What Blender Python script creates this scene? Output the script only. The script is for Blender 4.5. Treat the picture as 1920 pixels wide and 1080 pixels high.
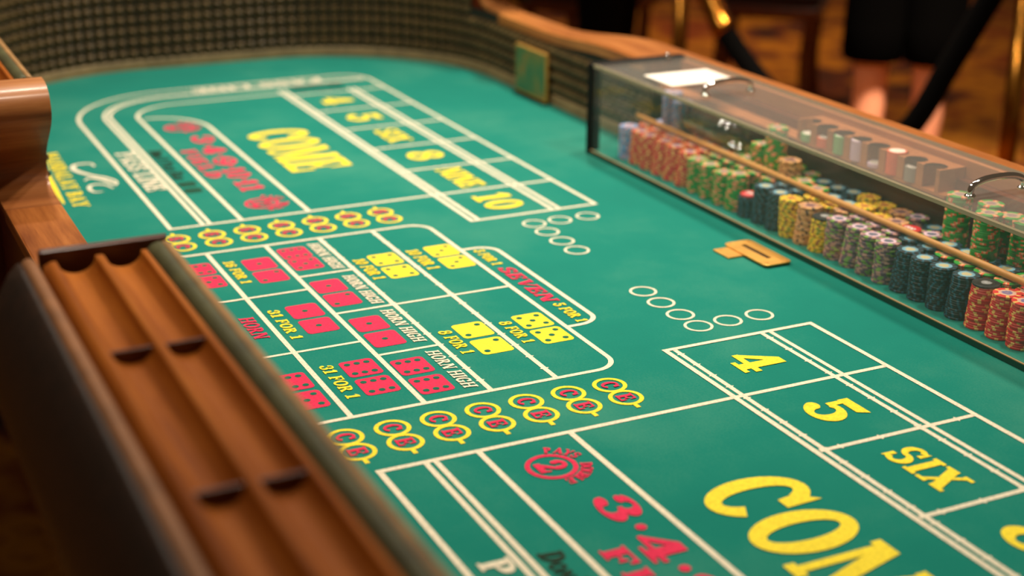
import bpy, bmesh, math, random
from mathutils import Vector, Matrix
random.seed(7)
PI = math.pi
sc = bpy.context.scene
col = sc.collection
for o in list(bpy.data.objects):
    bpy.data.objects.remove(o)

# ------------------------------------------------------------------ camera
# metres; x runs along the table, y across it towards the chip bank, z = 0 is the felt
cd = bpy.data.cameras.new('camera'); cam = bpy.data.objects.new('camera', cd); col.objects.link(cam)
ax = [(0.4357079, 0.9000590, 0.0072387), (-0.3154878, 0.1451820, 0.9377578), (0.8429864, -0.4108722, 0.3472146)]
M = Matrix.Identity(4)
for i in range(3):
    for j in range(3):
        M[j][i] = ax[i][j]
M.translation = Vector((1.9502692, -0.9013576, 0.7995440))
cam.matrix_world = M
cd.sensor_width = 36.0
cd.lens = 2798.78 / 1920 * 36
cd.clip_start = 0.02
cd.dof.use_dof = True
cd.dof.focus_distance = 2.02
cd.dof.aperture_fstop = 2.2
cd.dof.aperture_blades = 0
sc.camera = cam

# ------------------------------------------------------------------ world, lights, exposure
w = bpy.data.worlds.new('world'); sc.world = w; w.use_nodes = True
w.node_tree.nodes['Background'].inputs[0].default_value = (1.0, 0.72, 0.46, 1)
w.node_tree.nodes['Background'].inputs[1].default_value = 0.20
def area(name, loc, size, power, color, aim=None, spread=PI):
    l = bpy.data.lights.new(name, 'AREA'); l.shape = 'DISK'; l.size = size; l.energy = power; l.color = color; l.spread = spread
    o = bpy.data.objects.new(name, l); col.objects.link(o); o.location = loc
    if aim is not None:
        o.rotation_euler = (Vector(aim) - Vector(loc)).to_track_quat('-Z', 'Y').to_euler()
    return o
WARM = (1.0, 0.89, 0.73)
# ceiling downlights over the table, in two rows along its length
area('unseen_light', (-1.55, 0.95, 2.0), 0.16, 36, WARM, (-1.3, 0.1, 0), 2.0)
area('unseen_light', (-0.55, 0.85, 2.0), 0.16, 24, WARM, (-0.6, 0.1, 0), 2.0)
area('unseen_light', (0.45, 0.95, 2.0), 0.16, 22, WARM, (0.3, 0.2, 0), 2.0)
area('unseen_light', (-1.25, -0.35, 2.0), 0.16, 25, WARM, (-1.0, 0.0, 0), 2.0)
area('unseen_light', (0.15, -0.45, 2.0), 0.16, 28, WARM, (0.1, 0.35, 0), 2.0)
area('unseen_light', (-1.0, 2.0, 2.2), 0.2, 34, (1.0, 0.74, 0.54), (-2.0, 2.5, -0.6), 0.6)  # added unseen lamp, narrow beam to brighten the bare-legged person
area('unseen_light', (-4.6, 3.4, 2.2), 0.25, 40, (1.0, 0.62, 0.30), (-4.6, 3.6, -0.7), 1.8)  # unseen lamp over the carpet behind the table
sc.view_settings.view_transform = 'Standard'
sc.view_settings.look = 'None'
sc.view_settings.gamma = 1.0
sc.view_settings.exposure = -1.15
sc.view_settings.use_curve_mapping = False

# ------------------------------------------------------------------ materials
def lin(c):
    return tuple(((v / 255) / 12.92 if v / 255 <= 0.04045 else ((v / 255 + 0.055) / 1.055) ** 2.4) for v in c) + (1.0,)
class NT:
    def __init__(s, name):
        s.m = bpy.data.materials.new(name); s.m.use_nodes = True; s.t = s.m.node_tree
        s.b = s.t.nodes['Principled BSDF']
    def n(s, typ, **kw):
        x = s.t.nodes.new(typ)
        for k, v in kw.items(): setattr(x, k, v)
        return x
    def l(s, a, b): s.t.links.new(a, b)
    def ramp(s, fac, stops, interp='LINEAR'):
        r = s.n('ShaderNodeValToRGB'); cr = r.color_ramp; cr.interpolation = interp
        cr.elements[0].position = stops[0][0]; cr.elements[0].color = stops[0][1]
        cr.elements[1].position = stops[-1][0]; cr.elements[1].color = stops[-1][1]
        for p, c in stops[1:-1]:
            e = cr.elements.new(p); e.color = c
        s.l(fac, r.inputs[0]); return r.outputs[0]
    def noise(s, scale, detail=3, stretch=None, coord='Object', rough=0.5):
        tc = s.n('ShaderNodeTexCoord'); v = tc.outputs[coord]
        if stretch:
            mp = s.n('ShaderNodeMapping'); mp.inputs['Scale'].default_value = stretch; s.l(v, mp.inputs[0]); v = mp.outputs[0]
        x = s.n('ShaderNodeTexNoise'); x.inputs['Scale'].default_value = scale; x.inputs['Detail'].default_value = detail
        x.inputs['Roughness'].default_value = rough
        s.l(v, x.inputs['Vector']); return x.outputs['Fac']
    def bump(s, h, strength, dist=0.001):
        b = s.n('ShaderNodeBump'); b.inputs['Strength'].default_value = strength; b.inputs['Distance'].default_value = dist
        s.l(h, b.inputs['Height']); s.l(b.outputs[0], s.b.inputs['Normal'])
    def set(s, **kw):
        for k, v in kw.items(): s.b.inputs[k.replace('_', ' ')].default_value = v
        return s
def plain(name, rgb, rough=0.6, metal=0.0, spec=0.5, noise=None):
    t = NT(name); t.set(Base_Color=lin(rgb), Roughness=rough, Metallic=metal)
    t.b.inputs['Specular IOR Level'].default_value = spec
    if noise:
        a = tuple(max(0, c * (1 - noise[1])) for c in rgb); b = tuple(min(255, c * (1 + noise[1])) for c in rgb)
        f = t.noise(noise[0], 4)
        t.l(t.ramp(f, [(0.3, lin(a)), (0.7, lin(b))]), t.b.inputs['Base Color'])
    return t.m
def wood(name, c0, c1, c2, axis='x', rough=0.32, scale=9.0, coat=0.3, spec=0.35):
    t = NT(name); t.set(Roughness=rough); t.b.inputs['Specular IOR Level'].default_value = spec
    t.b.inputs['Coat Weight'].default_value = coat; t.b.inputs['Coat Roughness'].default_value = 0.18
    st = {'x': (0.35, 4.5, 4.5), 'y': (4.5, 0.35, 4.5), 'z': (4.5, 4.5, 0.35)}[axis]
    a = t.noise(scale, 5, st, rough=0.62); b = t.noise(2.2, 3)
    fine = t.noise(scale * 6, 3, st)
    mx = t.n('ShaderNodeMath', operation='MULTIPLY_ADD'); mx.inputs[1].default_value = 0.45
    t.l(b, mx.inputs[0]); m2 = t.n('ShaderNodeMath', operation='MULTIPLY'); m2.inputs[1].default_value = 0.55; t.l(a, m2.inputs[0]); t.l(m2.outputs[0], mx.inputs[2])
    m3 = t.n('ShaderNodeMath', operation='MULTIPLY_ADD'); m3.inputs[1].default_value = 0.14; t.l(fine, m3.inputs[0]); t.l(mx.outputs[0], m3.inputs[2])
    t.l(t.ramp(m3.outputs[0], [(0.38, lin(c0)), (0.56, lin(c1)), (0.74, lin(c2))]), t.b.inputs['Base Color'])
    t.bump(a, 0.12)
    return t.m
def felt_mat(name, k=1.0):
    t = NT(name); t.set(Roughness=0.95)
    t.b.inputs['Specular IOR Level'].default_value = 0.12
    t.b.inputs['Sheen Weight'].default_value = 0.13; t.b.inputs['Sheen Roughness'].default_value = 0.45
    t.b.inputs['Sheen Tint'].default_value = (0.85, 1.0, 0.92, 1)
    big = t.noise(3.2, 5, rough=0.6); fine = t.noise(300, 4, rough=0.7)
    mx = t.n('ShaderNodeMath', operation='MULTIPLY_ADD'); mx.inputs[1].default_value = 0.45; t.l(fine, mx.inputs[0]); t.l(big, mx.inputs[2])
    c = lambda r, g, b: lin((r * k, g * k, b * k))
    t.l(t.ramp(mx.outputs[0], [(0.45, c(0, 106, 94)), (0.70, c(2, 112, 98)), (0.98, c(48, 124, 106))]), t.b.inputs['Base Color'])
    t.bump(fine, 0.25, 0.0006)
    return t.m
MAT = {}
MAT['felt'] = felt_mat('felt_green')
def ink(name, rgb):
    t = NT(name); t.set(Roughness=0.9); t.b.inputs['Specular IOR Level'].default_value = 0.15
    f = t.noise(260, 3); d = tuple(c * 0.90 for c in rgb)
    t.l(t.ramp(f, [(0.35, lin(d)), (0.6, lin(rgb))]), t.b.inputs['Base Color'])
    return t.m
MAT['white'] = ink('print_cream', (222, 211, 186))
MAT['yellow'] = ink('print_yellow', (236, 212, 58))
MAT['red'] = ink('print_red', (214, 48, 82))
MAT['dark'] = ink('print_dark', (38, 52, 38))
MAT['pip'] = ink('print_pip', (22, 96, 76))
MAT['wood'] = wood('rail_wood', (110, 56, 22), (158, 92, 42), (194, 126, 66), 'x', 0.38, 9, 0.1)
MAT['wood_y'] = wood('curved_rail_wood', (98, 50, 22), (146, 86, 42), (184, 122, 70), 'y', 0.42, 8, 0.12)
MAT['wood_trough'] = wood('trough_wood', (92, 40, 8), (136, 70, 12), (166, 94, 26), 'x', 0.6, 9, 0.0, 0.1)
MAT['wood_dark'] = wood('apron_wood', (60, 22, 10), (92, 38, 16), (116, 54, 24), 'x', 0.4)
MAT['wood_case'] = wood('bank_wood', (128, 74, 38), (168, 102, 56), (192, 124, 74), 'x', 0.5, 6, 0.05)
MAT['wood_riser'] = wood('riser_wood', (70, 40, 20), (98, 58, 30), (118, 74, 40), 'x', 0.6, 6, 0.0)
MAT['dowel'] = wood('dowel_wood', (150, 98, 42), (186, 130, 62), (206, 150, 84), 'x', 0.5, 14, 0.1)
MAT['shaded_wood'] = wood('shaded_board_wood', (50, 22, 14), (74, 34, 20), (92, 46, 28), 'y', 0.4)  # darker board tone: shade on the camera-facing side is in the colour
MAT['leather'] = plain('dark_leather', (38, 21, 12), 0.45, spec=0.3, noise=(60, 0.2))
MAT['rim'] = plain('rim_padding', (72, 70, 42), 0.55, spec=0.25, noise=(30, 0.12))
MAT['rim_lit'] = plain('rim_highlight_tan', (150, 112, 68), 0.55, spec=0.25, noise=(30, 0.1)); MAT['lit_ridge'] = plain('tan_lit_ridge', (138, 92, 58), 0.5, spec=0.25, noise=(30, 0.1))
MAT['strip'] = plain('liner_strip', (136, 112, 76), 0.6, noise=(20, 0.1))
MAT['rubber'] = plain('olive_rubber', (84, 66, 38), 0.38, spec=0.45, noise=(25, 0.15))
MAT['rubber_shade'] = plain('olive_rubber_shade', (14, 20, 7), 0.8)  # near-black backing: shade between the pyramids is in the colour
MAT['black'] = plain('black_frame', (14, 12, 11), 0.7, spec=0.15)
MAT['chrome'] = plain('chrome', (225, 222, 218), 0.07, 1.0)
MAT['brass'] = plain('brass', (222, 166, 82), 0.42, 0.55, noise=(40, 0.06))
MAT['brass_post'] = plain('polished_brass', (196, 130, 50), 0.22, 1.0)
MAT['slot'] = plain('slot_dark', (14, 9, 5), 0.9)
MAT['card'] = plain('white_card', (240, 228, 214), 0.7)
MAT['front_green'] = plain('dark_green_front', (4, 66, 50), 0.8)
MAT['beige'] = plain('beige_edge', (178, 142, 96), 0.5)
def acrylic(name='clear_acrylic', haze=0.02):
    t = NT(name); nt = t.t
    tr = t.n('ShaderNodeBsdfTransparent'); tr.inputs[0].default_value = (0.995, 0.996, 0.992, 1)
    gl = t.n('ShaderNodeBsdfGlossy'); gl.inputs['Roughness'].default_value = 0.05
    lw = t.n('ShaderNodeLayerWeight'); lw.inputs[0].default_value = 0.5
    pw = t.n('ShaderNodeMath', operation='POWER'); pw.inputs[1].default_value = 5.0; t.l(lw.outputs['Facing'], pw.inputs[0])
    fr = t.n('ShaderNodeMath', operation='MULTIPLY_ADD'); fr.inputs[1].default_value = 0.5; fr.inputs[2].default_value = 0.02; t.l(pw.outputs[0], fr.inputs[0])
    mx = t.n('ShaderNodeMixShader'); t.l(fr.outputs[0], mx.inputs[0]); t.l(tr.outputs[0], mx.inputs[1]); t.l(gl.outputs[0], mx.inputs[2])
    df = t.n('ShaderNodeBsdfDiffuse'); df.inputs[0].default_value = (0.8, 0.76, 0.68, 1)
    m2 = t.n('ShaderNodeMixShader'); m2.inputs[0].default_value = haze
    t.l(mx.outputs[0], m2.inputs[1]); t.l(df.outputs[0], m2.inputs[2])
    t.l(m2.outputs[0], nt.nodes['Material Output'].inputs['Surface'])
    return t.m
MAT['acrylic'] = acrylic(); MAT['acrylic_lid'] = acrylic('reflection_haze_acrylic', 0.055)  # lid's extra diffuse haze stands for the warm reflection on it
def edge_acrylic():
    t = NT('acrylic_edge'); t.set(Base_Color=lin((150, 138, 112)), Roughness=0.25); t.b.inputs['Alpha'].default_value = 0.75
    return t.m
MAT['acr_edge'] = edge_acrylic()
def glass():
    t = NT('clear_glass'); tr = t.n('ShaderNodeBsdfTransparent'); tr.inputs[0].default_value = (0.90, 0.92, 0.88, 1)
    gl = t.n('ShaderNodeBsdfGlossy'); gl.inputs['Roughness'].default_value = 0.10
    lw = t.n('ShaderNodeLayerWeight'); lw.inputs[0].default_value = 0.5
    pw = t.n('ShaderNodeMath', operation='POWER'); pw.inputs[1].default_value = 2.0; t.l(lw.outputs['Facing'], pw.inputs[0])
    fr = t.n('ShaderNodeMath', operation='MULTIPLY_ADD'); fr.inputs[1].default_value = 0.6; fr.inputs[2].default_value = 0.10; t.l(pw.outputs[0], fr.inputs[0])
    mx = t.n('ShaderNodeMixShader'); t.l(fr.outputs[0], mx.inputs[0]); t.l(tr.outputs[0], mx.inputs[1]); t.l(gl.outputs[0], mx.inputs[2])
    t.l(mx.outputs[0], t.t.nodes['Material Output'].inputs['Surface']); return t.m
MAT['glass'] = glass()

# ------------------------------------------------------------------ mesh helpers
def link(name, me, mats, parent=None):
    o = bpy.data.objects.new(name, me); col.objects.link(o)
    if not me.materials:
        for m in (mats if isinstance(mats, (list, tuple)) else [mats]): me.materials.append(MAT[m] if isinstance(m, str) else m)
    if parent is not None: o.parent = parent
    return o
def pyd(name, v, f, mats, parent=None, smooth=False, mi=None):
    me = bpy.data.meshes.new(name); me.from_pydata(v, [], f); me.update()
    o = link(name, me, mats, parent)
    if mi: me.polygons.foreach_set('material_index', mi)
    if smooth: me.polygons.foreach_set('use_smooth', [True] * len(me.polygons))
    return o
def fromb(name, bm, mats, parent=None, smooth=False):
    bmesh.ops.recalc_face_normals(bm, faces=bm.faces)
    me = bpy.data.meshes.new(name); bm.to_mesh(me); bm.free()
    o = link(name, me, mats, parent)
    if smooth: me.polygons.foreach_set('use_smooth', [True] * len(me.polygons))
    return o
def bbox(bm, x0, x1, y0, y1, z0, z1, bev=0.0):
    r = bmesh.ops.create_cube(bm, size=1.0, matrix=Matrix.Translation(((x0 + x1) / 2, (y0 + y1) / 2, (z0 + z1) / 2)) @ Matrix.Diagonal((x1 - x0, y1 - y0, z1 - z0, 1)))
    if bev:
        es = set(e for v in r['verts'] for e in v.link_edges)
        bmesh.ops.bevel(bm, geom=list(es), offset=bev, segments=2, affect='EDGES', profile=0.6)
def box(name, x0, x1, y0, y1, z0, z1, mats, parent=None, bev=0.0):
    bm = bmesh.new(); bbox(bm, x0, x1, y0, y1, z0, z1, bev)
    return fromb(name, bm, mats, parent)
def tube_mesh(pts, rad, seg=12, caps=True):
    pts = [Vector(p) for p in pts]; n = len(pts); V = []; F = []
    rads = rad if isinstance(rad, (list, tuple)) else [rad] * n
    t0 = (pts[1] - pts[0]).normalized(); up = Vector((0, 0, 1)) if abs(t0.z) < 0.9 else Vector((1, 0, 0))
    a = t0.cross(up).normalized()
    for i in range(n):
        t = (pts[min(i + 1, n - 1)] - pts[max(i - 1, 0)]).normalized()
        a = (a - t * a.dot(t)).normalized(); b = t.cross(a)
        for k in range(seg):
            g = 2 * PI * k / seg; V.append(pts[i] + (a * math.cos(g) + b * math.sin(g)) * rads[i])
    for i in range(n - 1):
        for k in range(seg):
            k2 = (k + 1) % seg; F.append((i * seg + k, i * seg + k2, (i + 1) * seg + k2, (i + 1) * seg + k))
    if caps:
        F.append(tuple(range(seg))[::-1]); F.append(tuple((n - 1) * seg + k for k in range(seg)))
    return [tuple(v) for v in V], F
def tube(name, pts, rad, mats, parent=None, seg=12):
    v, f = tube_mesh(pts, rad, seg); return pyd(name, v, f, mats, parent, True)
def lathe(name, prof, mats, parent=None, seg=24, mat4=None):
    V = []; F = []
    for r, z in prof:
        for k in range(seg):
            g = 2 * PI * k / seg; p = Vector((r * math.cos(g), r * math.sin(g), z)); V.append(tuple(mat4 @ p if mat4 else p))
    for i in range(len(prof) - 1):
        for k in range(seg):
            k2 = (k + 1) % seg; F.append((i * seg + k, i * seg + k2, (i + 1) * seg + k2, (i + 1) * seg + k))
    if prof[0][0] > 1e-6: F.append(tuple(range(seg))[::-1])
    if prof[-1][0] > 1e-6: F.append(tuple((len(prof) - 1) * seg + k for k in range(seg)))
    return pyd(name, V, F, mats, parent, True)
def empty(name, loc=(0, 0, 0)):
    o = bpy.data.objects.new(name, None); col.objects.link(o); o.location = loc; o.empty_display_size = 0.05; return o
def tag(o, label=None, cat=None, group=None, kind=None):
    if label: o['label'] = label
    if cat: o['category'] = cat
    if group: o['group'] = group
    if kind: o['kind'] = kind
    return o
def catmull(pts, n):
    P = [Vector(p) for p in pts]; P = [P[0] * 2 - P[1]] + P + [P[-1] * 2 - P[-2]]; out = []
    for i in range(1, len(P) - 2):
        for k in range(n):
            t = k / n; a, b, c, d = P[i - 1], P[i], P[i + 1], P[i + 2]
            out.append(0.5 * ((2 * b) + (c - a) * t + (2 * a - 5 * b + 4 * c - d) * t * t + (3 * b - a - 3 * c + d) * t ** 3))
    out.append(P[-2]); return out

# ------------------------------------------------------------------ setting: carpet floor
FLOOR = -0.74
def carpet():
    t = NT('casino_carpet'); t.set(Roughness=0.95)
    n1 = t.noise(2.3, 2.0); n2 = t.noise(6.5, 2.0)
    ad = t.n('ShaderNodeMath', operation='MULTIPLY_ADD'); ad.inputs[1].default_value = 0.35; t.l(n2, ad.inputs[0]); t.l(n1, ad.inputs[2])
    c = t.ramp(ad.outputs[0], [(0.50, lin((40, 10, 4))), (0.60, lin((104, 40, 6))), (0.69, lin((186, 122, 14))), (0.80, lin((130, 58, 8)))])
    t.l(c, t.b.inputs['Base Color']); t.bump(t.noise(300, 2), 0.3); return t.m
MAT['carpet'] = carpet()
tag(pyd('floor', [(-14, -6, FLOOR), (6, -6, FLOOR), (6, 12, FLOOR), (-14, 12, FLOOR)], [(0, 1, 2, 3)], 'carpet'), 'orange and gold patterned casino carpet around the table', None, None, 'structure')

# ------------------------------------------------------------------ the craps table
table = empty('craps_table', (0, 0, FLOOR))
TZ = -FLOOR
tag(table, 'long craps table with green felt layout, curved wooden rails and studded olive walls', 'craps table')
def toT(o): o.location.z += TZ; return o
XE, YL, YR, RC = 1.82, -0.565, 0.665, 0.45
def path_pts(step=0.028):
    """closed inner outline, counter-clockwise seen from above, from (0,YL): list of (point, outward normal, s)"""
    segs = []
    out = []
    def line(a, b, n):
        L = math.hypot(b[0] - a[0], b[1] - a[1]); k = max(1, round(L / step))
        for i in range(k): t = i / k; out.append(((a[0] + (b[0] - a[0]) * t, a[1] + (b[1] - a[1]) * t), n))
    def arc(cx, cy, a0):
        k = max(2, round(RC * PI / 2 / step))
        for i in range(k):
            g = a0 + PI / 2 * i / k; out.append(((cx + RC * math.cos(g), cy + RC * math.sin(g)), (math.cos(g), math.sin(g))))
    line((0, YL), (XE - RC, YL), (0, -1)); arc(XE - RC, YL + RC, -PI / 2)
    line((XE, YL + RC), (XE, YR - RC), (1, 0)); arc(XE - RC, YR - RC, 0)
    line((XE - RC, YR), (-XE + RC, YR), (0, 1)); arc(-XE + RC, YR - RC, PI / 2)
    line((-XE, YR - RC), (-XE, YL + RC), (-1, 0)); arc(-XE + RC, YL + RC, PI)
    line((-XE + RC, YL), (0, YL), (0, -1))
    return out
PATH = path_pts()
NP = len(PATH)
XS = 0.40     # half length of the stickman's dip on the near side
XSF = 0.456  # where the far rail starts behind its curved board
XDL = 1.462  # liner and rack stop here behind the dealers' curved boards
XD = 1.36     # half length of the dealers' dip on the far side
def wall_h(p):
    x, y = p
    if y < YL + 0.02 and -XSF < x < XS: return 0.100
    if y > YR - 0.02 and abs(x) < XDL: return 0.158
    return 0.278
# felt bed
felt = toT(pyd('felt', [(p[0], p[1], 0.0) for p, n in PATH], [tuple(range(NP))], 'felt', table))
tag(felt, 'green felt with printed betting layout')
# bed under the felt and legs
bm = bmesh.new()
lo = [bm.verts.new((p[0] + n[0] * 0.03, p[1] + n[1] * 0.03, -0.03)) for p, n in PATH[::4]]
hi = [bm.verts.new((p[0] + n[0] * 0.03, p[1] + n[1] * 0.03, -0.002)) for p, n in PATH[::4]]
bm.faces.new(lo[::-1]); bm.faces.new(hi)
for i in range(len(lo)):
    j = (i + 1) % len(lo); bm.faces.new((lo[i], lo[j], hi[j], hi[i]))
toT(fromb('table_bed', bm, 'wood_dark', table))
for x in (-1.25, 1.25):
    for y in (-0.4, 0.5):
        toT(lathe('leg', [(0.06, FLOOR), (0.075, FLOOR + 0.03), (0.05, FLOOR + 0.1), (0.07, FLOOR + 0.35), (0.055, -0.12), (0.085, -0.03)], 'wood_dark', table, 20, Matrix.Translation((x, y, 0))))
# studded rubber liner: backing wall and moulded pyramids in one piece
V = []; F = []; MI = []
def quad(a, b, c, d, m):
    i = len(V); V.extend((a, b, c, d)); F.append((i, i + 1, i + 2, i + 3)); MI.append(m)
ROW = 0.0278; Z0 = 0.027
for i in range(NP):
    (p, n), (q, n2) = PATH[i], PATH[(i + 1) % NP]
    h = min(wall_h(p), wall_h(q))
    if p[1] > YR - 0.01 and abs(p[0]) < 0.60: continue
    quad((p[0], p[1], 0), (q[0], q[1], 0), (q[0], q[1], h), (p[0], p[1], h), 1)
    rows = int((h - Z0) / ROW + 0.2)
    for r in range(rows):
        z0 = Z0 + r * ROW; z1 = z0 + ROW
        g = 0.10
        def pt(u, z, d):
            x = p[0] + (q[0] - p[0]) * u; y = p[1] + (q[1] - p[1]) * u
            nx = n[0] + (n2[0] - n[0]) * u; ny = n[1] + (n2[1] - n[1]) * u
            return (x - nx * d, y - ny * d, z)
        e = ROW * g
        b = [pt(g, z0 + e, 0.0005), pt(1 - g, z0 + e, 0.0005), pt(1 - g, z1 - e, 0.0005), pt(g, z1 - e, 0.0005)]
        c = ROW * 0.42
        t = [pt(0.40, z0 + c, 0.0135), pt(0.60, z0 + c, 0.0135), pt(0.60, z1 - c, 0.0135), pt(0.40, z1 - c, 0.0135)]
        for k in range(4):
            quad(b[k], b[(k + 1) % 4], t[(k + 1) % 4], t[k], 0)
        quad(*t, 0)
liner = toT(pyd('rubber_liner', V, F, ['rubber', 'rubber_shade'], table, False, MI))
liner['label'] = 'olive rubber wall moulded with rows of small pyramids'
# smooth strip at the foot of the liner
def sweep(name, prof, idx, mats, parent=table, closed=False, cap=True, smooth=False):
    """prof: (d outward, z) points as a closed outline; idx: path indices"""
    V = []; F = []; m = len(prof)
    for i in idx:
        p, n = PATH[i % NP]
        for d, z in prof: V.append((p[0] + n[0] * d, p[1] + n[1] * d, z))
    k = len(idx)
    for a in range(k if closed else k - 1):
        b = (a + 1) % k
        for j in range(m):
            j2 = (j + 1) % m; F.append((a * m + j, b * m + j, b * m + j2, a * m + j2))
    if cap and not closed:
        F.append(tuple(range(m))); F.append(tuple((k - 1) * m + j for j in range(m))[::-1])
    o = toT(pyd(name, V, F, mats, parent, False))
    bm = bmesh.new(); bm.from_mesh(o.data); bmesh.ops.recalc_face_normals(bm, faces=bm.faces)
    if smooth:
        for f in bm.faces: f.smooth = len(f.verts) == 4
    bm.to_mesh(o.data); bm.free(); return o
sweep('liner_strip', [(0.0, 0.0005), (-0.006, 0.0005), (-0.006, 0.020), (-0.003, 0.025), (0.0, 0.025)], list(range(NP)), 'strip', closed=True)
def between(test): return [i for i in range(NP) if test(PATH[i][0])]
# high sections of the rail: near side right part (round the near end) and the far part (round the far end)
near_idx = [i for i in range(NP) if PATH[i][0][0] > XS - 0.003 and not (PATH[i][0][1] > YR - 0.01 and PATH[i][0][0] < XDL)]
far_idx = [i for i in range(NP) if PATH[i][0][0] < -XSF + 0.003 and not (PATH[i][0][1] > YR - 0.01 and PATH[i][0][0] > -XDL)]
def groove(c, r, z, n=10):
    return [(c - r * math.cos(PI * k / n), z - r * math.sin(PI * k / n) * 0.80) for k in range(n + 1)]
zt = 0.281
rack = [(0.026, 0.20), (0.026, zt), (0.031, zt)] + groove(0.0515, 0.0198, zt) + [(0.0735, zt + 0.001), (0.0795, zt + 0.001)] + groove(0.1005, 0.0200, zt) + [(0.126, zt), (0.134, zt - 0.004), (0.134, 0.20)]
rim = [(0.0095, 0.225), (0.0095, 0.2875), (0.014, 0.288), (0.020, 0.286), (0.0265, 0.280), (0.0265, 0.225)]
rim2 = [(-0.003, 0.262), (-0.004, 0.276), (-0.001, 0.284), (0.004, 0.288), (0.0092, 0.288), (0.0092, 0.225), (-0.001, 0.225)]  # separate tan part: the highlight on the felt-side rim is in its colour
lit_ridge = [(0.1385, 0.20), (0.1385, 0.274), (0.1395, 0.281), (0.143, 0.286), (0.148, 0.288), (0.153, 0.2865), (0.156, 0.282), (0.156, 0.20)]  # tan strip with the lit ridge of the arm rest put into its colour
arm = [(0.156, 0.20), (0.156, 0.284), (0.161, 0.283), (0.170, 0.273), (0.180, 0.255), (0.191, 0.228), (0.199, 0.198), (0.203, 0.168), (0.198, 0.150), (0.185, 0.145)]
apron = [(0.010, 0.205), (0.128, 0.205), (0.128, -0.05), (0.112, -0.20), (0.030, -0.20), (0.030, 0.0), (0.010, 0.10)]
for idx in (near_idx, far_idx):
    sweep('chip_rack', rack, idx, 'wood_trough', smooth=True)['label'] = 'wooden chip rack with two rounded troughs'
    sweep('rim_cushion', rim, idx, 'rim', smooth=True); sweep('rim_highlight', rim2, idx, 'rim_lit', smooth=True)
    sweep('arm_rest_lit_ridge', lit_ridge, idx, 'lit_ridge', smooth=True)
    sweep('arm_rest', arm, idx, 'leather', smooth=True)['label'] = 'dark padded leather arm rest'
    sweep('apron', apron, idx, 'wood_dark')
# dividers in the troughs
def divider_mesh():
    V = []; F = []; n = 12; r = 0.0196; th = 0.0022
    for s in (-th, th):
        for k in range(n + 1): V.append((s, -r * math.cos(PI * k / n), -r * math.sin(PI * k / n) * 0.80))
    m = n + 1
    F.append(tuple(range(m))[::-1]); F.append(tuple(range(m, 2 * m)))
    for k in range(n): F.append((k, k + 1, m + k + 1, m + k))
    F.append((n, 0, m, m + n))
    me = bpy.data.meshes.new('trough_divider'); me.from_pydata(V, [], F); me.materials.append(MAT['shaded_wood']); return me  # divider faces take the dark tone that stands for their shade
dm = divider_mesh()
for sx in (1, -1):
    for k in range(1, 4):
        for d in (0.0515, 0.1005):
            x = sx * (0.391 + 0.2925 * k)
            if abs(x) > XE - RC: continue
            o = bpy.data.objects.new('trough_divider', dm); col.objects.link(o); o.parent = table; o.location = (x, YL - d, zt - 0.003 + TZ)
# S-curved boards that close the high sections (profile in x-z, swept across the rail)
SP = [(-0.402, 0.302), (-0.392, 0.3025), (-0.365, 0.300), (-0.343, 0.290), (-0.333, 0.272), (-0.337, 0.252), (-0.361, 0.228), (-0.405, 0.196), (-0.433, 0.168), (-0.438, 0.145), (-0.425, 0.129), (-0.395, 0.121), (-0.33, 0.118)]
def s_board(name, xc, side, low, ysign, y0, wtop, wlow, mat, nose=1.0, htop=0.302):
    """side -1: high part lies at smaller x"""
    pr = catmull([(x, 0, z) for x, z in SP], 5)
    k = (0.302 - low) / (0.302 - 0.118)
    V = []; F = []; n = len(pr); th = 0.011
    nrm = []
    for i in range(n):
        t = pr[min(i + 1, n - 1)] - pr[max(i - 1, 0)]; t.normalize(); nrm.append(Vector((t.z, 0, -t.x)) * -1)
    cols = 6
    for i in range(n):
        f = (pr[i].z - 0.118) / 0.184; f = max(0, min(1, f)); wd = wlow + (wtop - wlow) * f
        top = pr[i]; bot = pr[i] - nrm[i] * th
        for (q, off) in ((top, 0), (bot, 0)):
            z = htop - (0.302 - q.z) * k * (htop - low) / (0.302 - low)
            x = q.x if side < 0 else -q.x
            dx = (x - (-0.39 if side < 0 else 0.39)) * (nose if f > 0.5 else 1.0)
            for c in range(cols + 1):
                V.append((xc + dx, y0 + ysign * (-0.002 + wd * c / cols), z))
    row = 2 * (cols + 1)
    for i in range(n - 1):
        a = i * row; b = (i + 1) * row
        for c in range(cols):
            F.append((a + c, a + c + 1, b + c + 1, b + c)); F.append((a + cols + 1 + c, b + cols + 1 + c, b + cols + 2 + c, a + cols + 2 + c))
        F.append((a, b, b + cols + 1, a + cols + 1)); F.append((a + cols, a + row - 1, b + row - 1, b + cols))
    for a in (0, (n - 1) * row):
        for c in range(cols): F.append((a + c, a + cols + 1 + c, a + cols + 2 + c, a + c + 1))
    o = toT(pyd(name, V, F, mat, table, True))
    bm = bmesh.new(); bm.from_mesh(o.data); bmesh.ops.recalc_face_normals(bm, faces=bm.faces)
    for e in bm.edges:
        if len(e.link_faces) == 2 and e.calc_face_angle(0) > 0.7: e.smooth = False
    bm.to_mesh(o.data); bm.free(); return o
s_board('curved_board', -0.39, -1, 0.118, -1, YL, 0.150, 0.083, 'wood_y')['label'] = 'glossy wooden board curving down in an S to the low rail'
s_board('curved_board', 0.39, 1, 0.118, -1, YL, 0.134, 0.083, 'shaded_wood', 0.25, 0.2855)
# dealer side: high part lies at smaller x (far) and larger x (near)
s_board('curved_board', -1.40, -1, 0.166, 1, YR, 0.135, 0.062, 'wood_y')
s_board('curved_board', 1.40, 1, 0.166, 1, YR, 0.135, 0.062, 'wood_y')
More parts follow.
